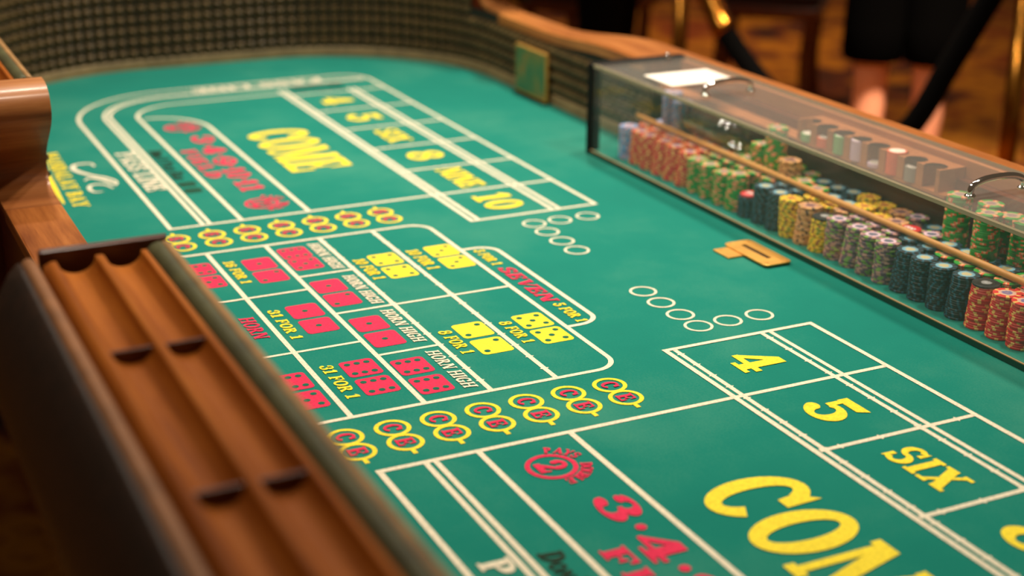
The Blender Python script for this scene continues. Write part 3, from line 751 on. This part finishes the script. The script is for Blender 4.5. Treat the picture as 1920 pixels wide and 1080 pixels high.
# ------------------------------------------------------------------ chips
CR, CH = 0.0197, 0.00328
def chip_mat(name, base, spots, k, top_dim=1.0):
    """spots: list of (start, end, rgb) within one of k repeats round the rim; UV.x is the angle"""
    t = NT(name); t.set(Roughness=0.55)
    uv = t.n('ShaderNodeUVMap'); sep = t.n('ShaderNodeSeparateXYZ'); t.l(uv.outputs[0], sep.inputs[0])
    m = t.n('ShaderNodeMath', operation='MULTIPLY'); m.inputs[1].default_value = k; t.l(sep.outputs[0], m.inputs[0])
    f = t.n('ShaderNodeMath', operation='FRACT'); t.l(m.outputs[0], f.inputs[0])
    st = [(0.0, lin(base))]
    for a, b, c in spots: st += [(a, lin(c)), (b, lin(base))]
    st2 = []
    for p, c in st:
        if st2 and abs(st2[-1][0] - p) < 1e-6: st2[-1] = (p, c)
        else: st2.append((p, c))
    t.l(t.ramp(f.outputs[0], st2, 'CONSTANT'), t.b.inputs['Base Color'])
    return t.m
def inlay_mat(name, ring, mid, core):
    t = NT(name); t.set(Roughness=0.4)
    tc = t.n('ShaderNodeTexCoord'); ln = t.n('ShaderNodeVectorMath', operation='LENGTH'); t.l(tc.outputs['Object'], ln.inputs[0])
    m = t.n('ShaderNodeMath', operation='MULTIPLY'); m.inputs[1].default_value = 1 / 0.0115; t.l(ln.outputs['Value'], m.inputs[0])
    nz = t.noise(260, 2); ad = t.n('ShaderNodeMath', operation='MULTIPLY_ADD'); ad.inputs[1].default_value = 0.5; t.l(nz, ad.inputs[0]); t.l(m.outputs[0], ad.inputs[2])
    t.l(t.ramp(ad.outputs[0], [(0.3, lin(core)), (0.65, lin(mid)), (0.95, lin(mid)), (1.0, lin(ring))]), t.b.inputs['Base Color']); return t.m
CHIP = {
    'red': (chip_mat('red_clay', (204, 40, 32), [(0.1, 0.36, (230, 182, 96))], 6), inlay_mat('red_inlay', (214, 170, 150), (120, 110, 150), (220, 160, 100)), 'red'),
    'green': (chip_mat('green_clay', (30, 146, 44), [(0.1, 0.2, (232, 110, 62)), (0.2, 0.3, (238, 186, 140)), (0.3, 0.4, (232, 96, 54))], 4), inlay_mat('green_inlay', (196, 170, 130), (150, 120, 130), (220, 150, 80)), 'green'),
    'black': (chip_mat('black_clay', (17, 19, 21), [(0.15, 0.43, (30, 88, 112))], 10), inlay_mat('black_inlay', (120, 170, 190), (190, 180, 140), (200, 160, 60)), 'black'),
    'purple': (chip_mat('purple_clay', (112, 82, 100), [(0.08, 0.34, (122, 156, 66)), (0.52, 0.78, (190, 140, 128))], 4), inlay_mat('purple_inlay', (222, 190, 206), (100, 100, 120), (60, 130, 130)), 'purple'),
    'yellow': (chip_mat('yellow_clay', (236, 194, 34), [(0.1, 0.3, (156, 84, 34)), (0.55, 0.78, (142, 156, 38))], 5), inlay_mat('yellow_inlay', (230, 180, 60), (180, 110, 60), (220, 70, 60)), 'yellow'),
    'tan': (chip_mat('tan_clay', (214, 160, 104), [(0.1, 0.26, (74, 54, 52)), (0.55, 0.75, (188, 122, 76))], 4), inlay_mat('tan_inlay', (190, 140, 120), (110, 80, 90), (150, 110, 100)), 'tan'),
    'blue': (chip_mat('blue_clay', (96, 146, 204), [(0.1, 0.22, (232, 130, 100)), (0.5, 0.62, (226, 190, 190))], 4), inlay_mat('blue_inlay', (200, 190, 210), (190, 130, 130), (220, 160, 130)), 'pale blue'),
    'dark': (chip_mat('dark_clay', (22, 20, 22), [(0.1, 0.2, (40, 40, 44))], 4), inlay_mat('dark_inlay', (40, 36, 36), (150, 150, 150), (220, 220, 220)), 'black'),
}
def chip_geo(seg=28, r=CR, h=CH):
    V = []; F = []; UV = []
    c = 0.0005
    rings = [(r - c, 0.0), (r, c), (r, h - c), (r - c, h)]
    V.append((0, 0, 0)); V.append((0, 0, h))
    for rr, z in rings:
        for k in range(seg):
            g = 2 * PI * k / seg; V.append((rr * math.cos(g), rr * math.sin(g), z))
    b = lambda j, k: 2 + j * seg + k % seg
    for k in range(seg):
        u0, u1 = k / seg, (k + 1) / seg
        F.append((0, b(0, k + 1), b(0, k))); UV += [((u0 + u1) / 2, 0), (u1, 1), (u0, 1)]
        F.append((1, b(3, k), b(3, k + 1))); UV += [((u0 + u1) / 2, 0), (u0, 1), (u1, 1)]
        for j in range(3):
            F.append((b(j, k), b(j, k + 1), b(j + 1, k + 1), b(j + 1, k))); UV += [(u0, 1), (u1, 1), (u1, 1), (u0, 1)]
    return V, F, UV
CV, CF, CUV = chip_geo()
def chip_mesh(kind):
    me = bpy.data.meshes.new(kind + '_chip'); me.from_pydata(CV, [], CF); uv = me.uv_layers.new(name='UVMap')
    for i, c in enumerate(CUV): uv.data[i].uv = c
    me.materials.append(CHIP[kind][0]); return me
def disc_mesh(name, r, z0, z1, mat, seg=24):
    V = [(r * math.cos(2 * PI * k / seg), r * math.sin(2 * PI * k / seg), z) for z in (z0, z1) for k in range(seg)]
    F = [tuple(range(seg))[::-1], tuple(range(seg, 2 * seg))] + [(k, (k + 1) % seg, seg + (k + 1) % seg, seg + k) for k in range(seg)]
    me = bpy.data.meshes.new(name); me.from_pydata(V, [], F); me.materials.append(mat); return me
CM = {k: chip_mesh(k) for k in CHIP}
IM = {k: disc_mesh('inlay', 0.0122, CH - 0.0004, CH + 0.00012, CHIP[k][1]) for k in CHIP}
ordn = ['first', 'second', 'third', 'fourth', 'fifth', 'sixth', 'seventh', 'eighth', 'ninth', 'tenth', 'eleventh', 'twelfth', 'thirteenth', 'fourteenth', 'fifteenth', 'sixteenth', 'seventeenth', 'eighteenth', 'nineteenth', 'twentieth', 'twenty-first', 'twenty-second', 'twenty-third', 'twenty-fourth']
NAMES = {'dark': 'black_marker_chip'}
bulk = []     # chips below the visible ones, joined as stuff
def chip(kind, x, y, z, label, group, top=False, name=None):
    o = bpy.data.objects.new(name or NAMES.get(kind, kind + '_chip'), CM[kind]); col.objects.link(o)
    o.location = (x, y, z); o.rotation_euler = (0, 0, random.uniform(0, 2 * PI))
    tag(o, label, 'casino chip', group)
    if top:
        i = bpy.data.objects.new('inlay', IM[kind]); col.objects.link(i); i.parent = o
    return o
def stack(kind, x, y, n, where, z=PZ, shown=None, lean=(0, 0), top_kind=None):
    """n chips from z up; shown: how many from the top are single objects"""
    desc = {'red': 'red', 'green': 'green', 'black': 'black', 'purple': 'mauve', 'yellow': 'yellow', 'tan': 'tan', 'blue': 'pale blue'}[kind]
    shown = n if shown is None else shown
    for k in range(n):
        px = x + lean[0] * k + random.uniform(-.0006, .0006); py = y + lean[1] * k + random.uniform(-.0006, .0006); pz = z + k * CH
        if k >= n - shown:
            last = k == n - 1
            if last: chip(top_kind or kind, px, py, pz, ('black marker chip' if top_kind == 'dark' else desc + ' chip') + ' topmost in ' + where, 'chips in ' + where, True)
            else: chip(kind, px, py, pz, '%s %s chip down in %s' % (ordn[n - 1 - k], desc, where), 'chips in ' + where)
        else: bulk.append((kind, px, py, pz))
    return z + n * CH
front = ['blue'] + ['red'] * 5 + ['green'] * 4 + ['black'] * 3 + ['yellow', 'tan', 'yellow'] + ['purple'] * 4 + ['black'] * 4 + ['red'] * 3
fx = [-.548, -.507, -.465, -.423, -.380, -.337, -.294, -.252, -.210, -.168, -.126, -.085, -.044, -.002, .039, .081, .122, .163, .204, .245, .287, .328, .370, .411, .453, .495, .536]
fname = (['the lone pale blue front stack by the end post'] + ['the %s red front stack from the end post' % ordn[i] for i in range(5)] + ['the %s green front stack after the reds' % ordn[i] for i in range(4)]
         + ['the short black front stack under the red button', 'the black front stack beside the short one', 'the black front stack beside the yellow stack', 'the yellow front stack next to the black ones', 'the tan front stack between two yellow stacks', 'the yellow front stack under a black marker']
         + ['the %s mauve front stack after the yellow' % ordn[i] for i in range(4)] + ['the %s black front stack after the mauve' % ordn[i] for i in range(4)] + ['the near red front stack under a black marker', 'the second near red front stack', 'the third near red front stack'])
fn = [20] * 27; fn[10] = 11; fn[15] = 18; fn[6] = 19; fn[7] = 19; fn[8] = 18
red_button = None
for i, k in enumerate(front):
    zt_ = stack(k, fx[i] - .002, .574, fn[i], fname[i], lean=(random.uniform(-.00012, .00035), random.uniform(-.0001, .0003)), top_kind='dark' if i in (15, 24) else None)
    if i == 10: red_button = (fx[i], .574, zt_)
row2 = ['red'] * 6 + ['green'] * 5 + ['black'] * 2 + ['yellow'] * 2 + ['tan'] + ['purple'] * 3 + ['black'] * 2 + ['green'] * 4 + ['red'] * 2
row3 = ['blue'] * 2 + ['red'] * 4 + ['green'] * 7 + ['black'] * 2 + ['yellow'] * 2 + ['tan', 'purple', 'purple'] + ['black'] * 4 + ['green'] * 3
def near_of(i): return ['behind the red stacks', 'behind the green stacks', 'behind the black stacks', 'behind the yellow stacks', 'behind the mauve stacks', 'behind the near black stacks', 'behind the near red stacks'][0 if i < 6 else 1 if i < 10 else 2 if i < 13 else 3 if i < 16 else 4 if i < 20 else 5 if i < 24 else 6]
def names_for(row, which):
    cnt = {}; out = []
    for i, k in enumerate(row):
        key = (k, near_of(i)); cnt[key] = cnt.get(key, 0) + 1
        c = {'black': 'black', 'purple': 'mauve', 'blue': 'pale blue'}.get(k, k)
        out.append('the %s %s %s-row stack %s' % (ordn[cnt[key] - 1], c, which, near_of(i)))
    return out
N2 = names_for(row2, 'second'); N3 = names_for(row3, 'back')
for i, k in enumerate(row2):
    n = random.choice([19, 20, 20]); n = 20 if i % 3 == 0 else n
    stack(k, fx[i] + .004 if i < 26 else fx[i], .6155, n, N2[i], shown=3)
for i, k in enumerate(row3):
    n = random.choice([18, 19, 20]) if i not in (20, 21, 22, 23, 24) else 19
    stack(k, min(fx[i], .55), .6568, n, N3[i], shown=2)
row4 = ['blue'] * 2 + ['green'] * 9 + ['black'] * 3 + ['yellow'] * 2 + ['tan', 'purple'] + ['black'] * 3
N4 = names_for(row4, 'rear')
for i, k in enumerate(row4):
    if fx[i] < .21: stack(k, fx[i] + .002, .6978, random.choice([18, 19, 20]), N4[i], shown=1)
ZB = PZ + 20 * CH + 0.0003
# tall green barrels standing on the back rows
for nm, x, y, n in (('the rearmost', .270, .6815, 22), ('the second', .318, .7000, 21), ('the foremost', .3605, .656, 22), ('the third', .3625, .7005, 19), ('the nearest', .403, .690, 20)):
    z = PZ + 19 * CH + .0003 if y > .675 else ZB - CH
    if y > .675:
        for k in range(19): bulk.append(('green', x, y, PZ + k * CH))
    stack('green', x, y, n, nm + ' tall green barrel under the near handle', z=PZ + 19 * CH, lean=(0.0001, 0))
# stacks on top at the far end
stack('blue', -.522, .655, 20, 'the first tall pale blue barrel by the end post', z=ZB); stack('blue', -.480, .652, 17, 'the second tall pale blue barrel', z=ZB)
stack('green', -.170, .655, 23, 'the tall green barrel left of the lammer block', z=ZB); stack('green', -.212, .654, 11, 'the short green barrel beside the glass jar', z=ZB, )
stack('tan', -.128, .656, 8, 'the low tan pile in the back row', z=ZB)
# all hidden lower chips as one object
V = []; F = []; UVs = []; MI = []; ks = list(CHIP)
S_V, S_F, S_UV = chip_geo(20)
for k, x, y, z in bulk:
    a = random.uniform(0, 2 * PI); ca, sa = math.cos(a), math.sin(a); i = len(V)
    V += [(x + p[0] * ca - p[1] * sa, y + p[0] * sa + p[1] * ca, z + p[2]) for p in S_V]; F += [tuple(i + j for j in f) for f in S_F]; UVs += S_UV; MI += [ks.index(k)] * len(S_F)
bo = pyd('stacked_chips', V, F, [CHIP[k][0] for k in ks], None, False, MI); uv = bo.data.uv_layers.new(name='UVMap')
flat = [c for p in UVs for c in p]; uv.data.foreach_set('uv', flat)
tag(bo, 'lower chips of mixed colours packed in the back rows of the bank', 'casino chips', None, 'stuff')
# red buttons lying on stacks
MAT['button'] = plain('red_button', (206, 44, 52), 0.4); MAT['ink_white'] = plain('button_print', (240, 225, 215), 0.6)
def button(x, y, z, label, r=0.0175):
    e = empty('marker_button', (x, y, z)); tag(e, label, 'marker button')
    o = lathe('disc', [(0.0, 0.0), (r, 0.0), (r, 0.0042), (r - .0012, 0.0054), (0.0, 0.0054)], 'button', e, 28)
    q, wd = text_polys('000'); k = r * 1.2 / wd; V = []; F = []
    for n, p in enumerate(q):
        i = len(V); V += [((px - wd / 2) * k, (py - .5) * k * 1.1, .0056 + n * 2e-6) for px, py in p]; F.append(tuple(range(i, i + len(p))))
    pyd('lettering', V, F, 'ink_white', e)
button(red_button[0], red_button[1], red_button[2], 'red marker button on the short black front stack')
button(.222, .634, ZB + .0004, 'red marker button with white lettering lying behind the mauve stacks')
# lammer block: wooden block with open wells holding little stacks
blk = empty('lammer_block', (0.035, 0.710, 0.1315)); tag(blk, 'brown wooden lammer block with round wells on the back shelf', 'chip holder')
def block_profile():
    pts = []; n = 8; w0 = -0.185; pitch = 0.370 / n; r = 0.0185; y0 = -0.0265
    for i in range(n):
        c = w0 + pitch * (i + .5)
        g0 = math.asin(0.013 / r)
        cy = y0 + 0.012
        pts.append((w0 + pitch * i, y0)); pts.append((c - 0.015, y0))
        for k in range(13):
            g = PI + 0.62 - (PI + 1.24) * k / 12
            pts.append((c + r * math.cos(g), cy + r * math.sin(g)))
        pts.append((c + 0.015, y0))
    pts.append((0.185, y0)); pts.append((0.185, 0.0255)); pts.append((-0.185, 0.0255))
    return pts, [w0 + pitch * (i + .5) for i in range(n)], y0 + 0.012
bp, wells, wy = block_profile(); bm = bmesh.new(); H = 0.036
vb = [bm.verts.new((x, y, 0)) for x, y in bp]; vt = [bm.verts.new((x, y, H)) for x, y in bp]
ft = bm.faces.new(vt); fb = bm.faces.new(vb[::-1])
for i in range(len(bp)):
    j = (i + 1) % len(bp); bm.faces.new((vb[i], vb[j], vt[j], vt[i]))
bmesh.ops.triangulate(bm, faces=[ft, fb])
fromb('block', bm, 'wood_case', blk)
LAM = [('white', (226, 216, 200)), ('orange', (228, 96, 52)), ('green', (110, 170, 110)), ('lilac', (206, 176, 200)), ('grey', (140, 134, 124))]
LM = {}
for nm, c in LAM:
    MAT['lam_' + nm] = plain(nm + '_lammer', c, 0.5)
    me = bpy.data.meshes.new(nm + '_lammer'); bm = bmesh.new(); bmesh.ops.create_cone(bm, cap_ends=True, segments=22, radius1=0.0165, radius2=0.0165, depth=0.0034)
    bmesh.ops.bevel(bm, geom=[e for e in bm.edges if abs(e.verts[0].co.z - e.verts[1].co.z) < 1e-6], offset=0.0005, segments=1, affect='EDGES')
    bm.to_mesh(me); bm.free(); me.materials.append(MAT['lam_' + nm]); LM[nm] = me
LI = disc_mesh('face', 0.0135, 0.0016, 0.0019, MAT['card'])
for wi, nm, n in ((0, 'green', 4), (1, 'orange', 5), (2, 'green', 9), (3, 'lilac', 10), (4, 'lilac', 2), (5, 'orange', 11), (6, 'grey', 7)):
    for k in range(n):
        o = bpy.data.objects.new(nm + '_lammer', LM[nm]); col.objects.link(o)
        o.location = (0.035 + wells[wi], 0.710 + wy - .001, 0.1315 + .0018 + k * .0035)
        pl_ = ['first', 'second', 'third', 'fourth', 'fifth', 'sixth', 'seventh'][wi]
        if k == n - 1:
            f = bpy.data.objects.new('face', LI); col.objects.link(f); f.parent = o
            tag(o, 'white-faced %s lammer on top in the %s well of the block' % (nm, pl_), 'lammer')
        else: tag(o, '%s lammer, %s from the top in the %s well of the block' % (nm, ordn[n - 1 - k], pl_), 'lammer', 'lammers in the %s well' % pl_)
# glass jar lying on the stacks at the far end
A4 = Matrix.Translation((-.405, .652, ZB + .0275)) @ Matrix.Rotation(math.radians(90), 4, 'Y')
prof = [(0.0, -.070), (.006, -.070), (.0105, -.065), (.0115, -.060), (.0105, -.055), (.007, -.050), (.008, -.047), (.018, -.042), (.024, -.030), (.0262, -.010), (.0268, .06), (.0268, .12), (.0240, .12), (.0236, .06), (.0225, -.004), (.019, -.025), (.013, -.036), (.0, -.040)]
tag(lathe('glass_jar', prof, 'glass', None, 32, A4), 'clear glass jar with a round knob lying on the far chip stacks', 'jar')

# ------------------------------------------------------------------ behind the table: rope barrier, chairs, people
MAT['velvet'] = plain('black_velvet', (4, 4, 4), 0.95, spec=0.1)
MAT['chairwood'] = wood('chair_wood', (70, 26, 8), (112, 50, 16), (140, 70, 26), 'z', 0.35)
MAT['seat'] = plain('dark_upholstery', (48, 16, 10), 0.7)
def stanchion(x, y, label):
    e = empty('rope_stanchion', (x, y, FLOOR)); tag(e, label, 'stanchion', 'brass rope stanchions')
    lathe('base', [(0.0, 0.0), (.16, 0.0), (.16, .012), (.13, .022), (.05, .034), (.028, .05)], 'brass_post', e, 32)
    lathe('post', [(.025, .04), (.025, .96)], 'brass_post', e, 24)
    lathe('cap', [(.025, .96), (.036, .965), (.036, .99), (.028, 1.005), (.030, 1.025), (.018, 1.05), (0.0, 1.058)], 'brass_post', e, 24)
    return e
stanchion(-2.245, 1.755, 'brass stanchion at the far end of the black rope'); stanchion(-1.112, 2.140, 'brass stanchion at the near end of the black rope')
rope = empty('velvet_rope', (-1.66, 1.93, -0.36)); tag(rope, 'black velvet rope with brass ends hanging between two stanchions', 'rope')
RP = [(-2.215, 1.762, .150), (-2.18, 1.770, .105), (-2.12, 1.78, .02), (-2.04, 1.80, -.09), (-1.90, 1.845, -.22), (-1.72, 1.905, -.330), (-1.54, 1.955, -.350), (-1.374, 2.00, -.277), (-1.284, 2.06, -.06), (-1.208, 2.11, .135), (-1.175, 2.122, .185), (-1.150, 2.130, .205)]
rc = [tuple(p - Vector((-1.66, 1.93, -.36))) for p in catmull(RP, 6)]
nR = len(rc)
tube('rope', rc[16:-6], .034, 'velvet', rope, 16)
tube('end_cap', rc[7:19], [.014, .026] + [.036] * 8 + [.040] * 2, 'brass_post', rope, 16); tube('end_cap', rc[-9:-3], [.040] * 2 + [.036] * 2 + [.026, .014], 'brass_post', rope, 16)
tube('hook', rc[:9], .007, 'brass_post', rope, 10); tube('hook', rc[-5:], .007, 'brass_post', rope, 10)
def chair(x, y, rz, label):
    e = empty('wooden_chair', (x, y, FLOOR)); e.rotation_euler = (0, 0, rz); tag(e, label, 'chair', 'wooden chairs behind the rope')
    def curved(pts, r): return tube('leg', catmull(pts, 5), r, 'chairwood', e, 10)
    for sx in (-1, 1):
        curved([(sx * .20, -.20, 0.0), (sx * .185, -.185, .2), (sx * .20, -.20, .43)], .026)
        curved([(sx * .20, .26, 0.0), (sx * .185, .19, .22), (sx * .19, .20, .45)], .026)
    box('seat_frame', -.24, .24, -.24, .24, .40, .455, 'chairwood', e, .01)
    box('seat', -.225, .225, -.225, .21, .455, .515, 'seat', e, .022)
    for sx in (-1, 1): tube('back_post', catmull([(sx * .20, .21, .44), (sx * .20, .235, .7), (sx * .19, .29, 1.0)], 5), .022, 'chairwood', e, 10)
    box('back_rail', -.21, .21, .255, .295, .90, 1.02, 'chairwood', e, .012)
    box('back_pad', -.165, .165, .225, .27, .58, .88, 'seat', e, .015)
chair(-3.55, 3.05, 2.4, 'dark wooden chair behind the rope next to the bare-legged person')
chair(-3.95, 2.35, 0.6, 'dark wooden chair behind the person in dark trousers')
chair(-2.2, 3.75, -2.6, 'dark wooden chair in the dimness behind the near brass stanchion')

MAT['skin'] = plain('skin', (214, 150, 118), 0.5, noise=(18, 0.06)); MAT['black_cloth'] = plain('black_cloth', (2, 2, 2), 1.0, spec=0.02); MAT['dark_cloth'] = plain('dark_cloth', (8, 7, 8), 0.95, spec=0.1)
MAT['hair'] = plain('dark_hair', (30, 20, 14), 0.6); MAT['shoe'] = plain('dark_shoe', (20, 16, 14), 0.5); MAT['eye'] = plain('eye', (20, 16, 14), 0.3); MAT['lip'] = plain('lip', (170, 92, 84), 0.5)
def skin_obj(name, verts, edges, radii, mat, parent, sub=2, root=0):
    me = bpy.data.meshes.new(name); me.from_pydata(verts, edges, []); o = bpy.data.objects.new(name, me); col.objects.link(o); o.parent = parent; me.materials.append(MAT[mat])
    md = o.modifiers.new('skin', 'SKIN'); md.use_smooth_shade = True; md.use_x_symmetry = False
    sv = me.skin_vertices[0].data if me.skin_vertices else None
    if sv is None:
        bpy.context.view_layer.objects.active = o
        me.attributes
        bm = bmesh.new(); bm.from_mesh(me); bm.verts.layers.skin.verify(); bm.to_mesh(me); bm.free(); sv = me.skin_vertices[0].data
    for i, r in enumerate(radii):
        sv[i].radius = (r, r) if not isinstance(r, tuple) else r
        sv[i].use_root = (i == root)
    s = o.modifiers.new('sub', 'SUBSURF'); s.levels = sub; s.render_levels = sub
    return o
def person(x, y, rz, label, shorts, name='person'):
    """faces local -y, 1.70 m tall, standing with arms folded in front of the chest"""
    e = empty(name, (x, y, FLOOR)); e.rotation_euler = (0, 0, rz); tag(e, label, 'person')
    v = []; ed = []; r = []
    def add(p, rad, link_=None):
        v.append(p); r.append(rad)
        if link_ is not None: ed.append((link_, len(v) - 1))
        return len(v) - 1
    pel = add((0, .01, .93), (.150, .105)); wst = add((0, 0, 1.08), (.128, .09), pel); chs = add((0, 0, 1.27), (.150, .10), wst); nb = add((0, .015, 1.43), (.075, .065), chs)
    nk = add((0, .012, 1.50), .050, nb); hd0 = add((0, -.005, 1.56), (.060, .068), nk); hd1 = add((0, -.008, 1.62), (.072, .086), hd0); add((0, .0, 1.675), (.060, .072), hd1)
    for s in (-1, 1):
        h = add((s * .085, .01, .86), .088, pel); t = add((s * .095, 0, .68), .074, h); k = add((s * .098, -.012, .485), .064, t); k2 = add((s * .099, .0, .41), .060, k); c = add((s * .100, .012, .32), .063, k2)
        a = add((s * .100, .02, .10), .032, c); hl = add((s * .100, .03, .045), .036, a); b_ = add((s * .112, -.09, .035), (.040, .026), hl); add((s * .118, -.16, .025), (.034, .018), b_)
        sh = add((s * .165, .01, 1.385), .060, nb); el = add((s * .225, .0, 1.13), .042, sh); fo = add((s * .16, -.12, 1.10), .038, el); wr = add((s * .05, -.185, 1.14 + s * .03), .026, fo)
        pm = add((-s * .02, -.19, 1.15 + s * .03), (.034, .016), wr)
        for q in range(4):
            f1 = add((-s * (.065 + .003 * (q % 2)), -.19 - .004 * q, 1.183 + s * .03 - .019 * q), .0085, pm); add((-s * .095, -.180 - .004 * q, 1.178 + s * .03 - .019 * q), .0075, f1)
        t1 = add((-s * .025, -.205, 1.192 + s * .03), .010, wr); add((-s * .05, -.215, 1.205 + s * .03), .0085, t1)
    body = skin_obj('body', v, ed, r, 'skin', e)
    # clothing over the body
    tv = [(0, .01, .90), (0, 0, 1.08), (0, 0, 1.27), (0, .015, 1.42), (-.165, .01, 1.385), (-.20, .005, 1.25), (.165, .01, 1.385), (.20, .005, 1.25)]
    skin_obj('shirt', tv, [(0, 1), (1, 2), (2, 3), (3, 4), (4, 5), (3, 6), (6, 7)], [(.162, .118), (.140, .10), (.160, .112), (.090, .075), .070, .062, .070, .062], 'black_cloth' if shorts else 'dark_cloth', e)
    def leg_tube(s, prof):
        V = []; F = []; n = 20
        for (cx, cy, z, rx, ry) in prof:
            for k in range(n):
                g = 2 * PI * k / n; V.append((s * cx + rx * math.cos(g), cy + ry * math.sin(g), z))
        for i in range(len(prof) - 1):
            for k in range(n): F.append((i * n + k, i * n + (k + 1) % n, (i + 1) * n + (k + 1) % n, (i + 1) * n + k))
        return V, F
    V = []; F = []
    if shorts: prof = [(.100, 0, .505, .098, .100), (.100, 0, .52, .107, .110), (.098, 0, .62, .108, .112), (.092, .008, .76, .110, .116), (.078, .01, .88, .108, .124), (.065, .01, .98, .100, .118), (.05, .01, 1.02, .098, .108)]
    else: prof = [(.105, .01, .035, .075, .095), (.103, .01, .10, .070, .085), (.100, .01, .32, .078, .082), (.099, 0, .48, .082, .088), (.096, 0, .68, .092, .098), (.086, .01, .86, .106, .116), (.065, .01, .98, .100, .118), (.05, .01, 1.02, .098, .108)]
    for s in (-1, 1):
        a, b = leg_tube(s, prof); i = len(V); V += a; F += [tuple(i + j for j in f) for f in b]
    pyd('shorts' if shorts else 'trousers', V, F, 'black_cloth' if shorts else 'dark_cloth', e, True)
    for s in (-1, 1):
        skin_obj('shoe', [(s * .10, .055, .045), (s * .105, -.03, .045), (s * .115, -.13, .038), (s * .118, -.175, .032)], [(0, 1), (1, 2), (2, 3)], [(.044, .042), (.044, .044), (.046, .034), (.036, .026)], 'shoe', e)
    hv = [(0, .02, 1.70), (0, .05, 1.65), (0, .06, 1.57), (0, .055, 1.50)]
    skin_obj('hair', hv, [(0, 1), (1, 2), (2, 3)], [(.066, .060), (.080, .062), (.070, .045), (.050, .03)], 'hair', e)
    skin_obj('nose', [(0, -.088, 1.628), (0, -.100, 1.598)], [(0, 1)], [.008, .013], 'skin', body, 1)
    for s in (-1, 1):
        lathe('eye', [(0.0, -.009), (.007, -.005), (.009, 0), (.007, .005), (0.0, .009)], 'eye', body, 12, Matrix.Translation((s * .030, -.084, 1.628)))
        skin_obj('ear', [(s * .076, .0, 1.63), (s * .078, .004, 1.595)], [(0, 1)], [(.010, .017), (.008, .011)], 'skin', body, 1)
    skin_obj('mouth', [(-.022, -.082, 1.568), (0, -.088, 1.567), (.022, -.082, 1.568)], [(0, 1), (1, 2)], [.005, .008, .005], 'lip', body, 1)
    return e
person(-2.03, 2.52, 0.85, 'person in black shorts with bare legs standing behind the rope', True)
person(-3.25, 2.05, 2.3, 'person in dark trousers standing behind the far rope stanchion', False)
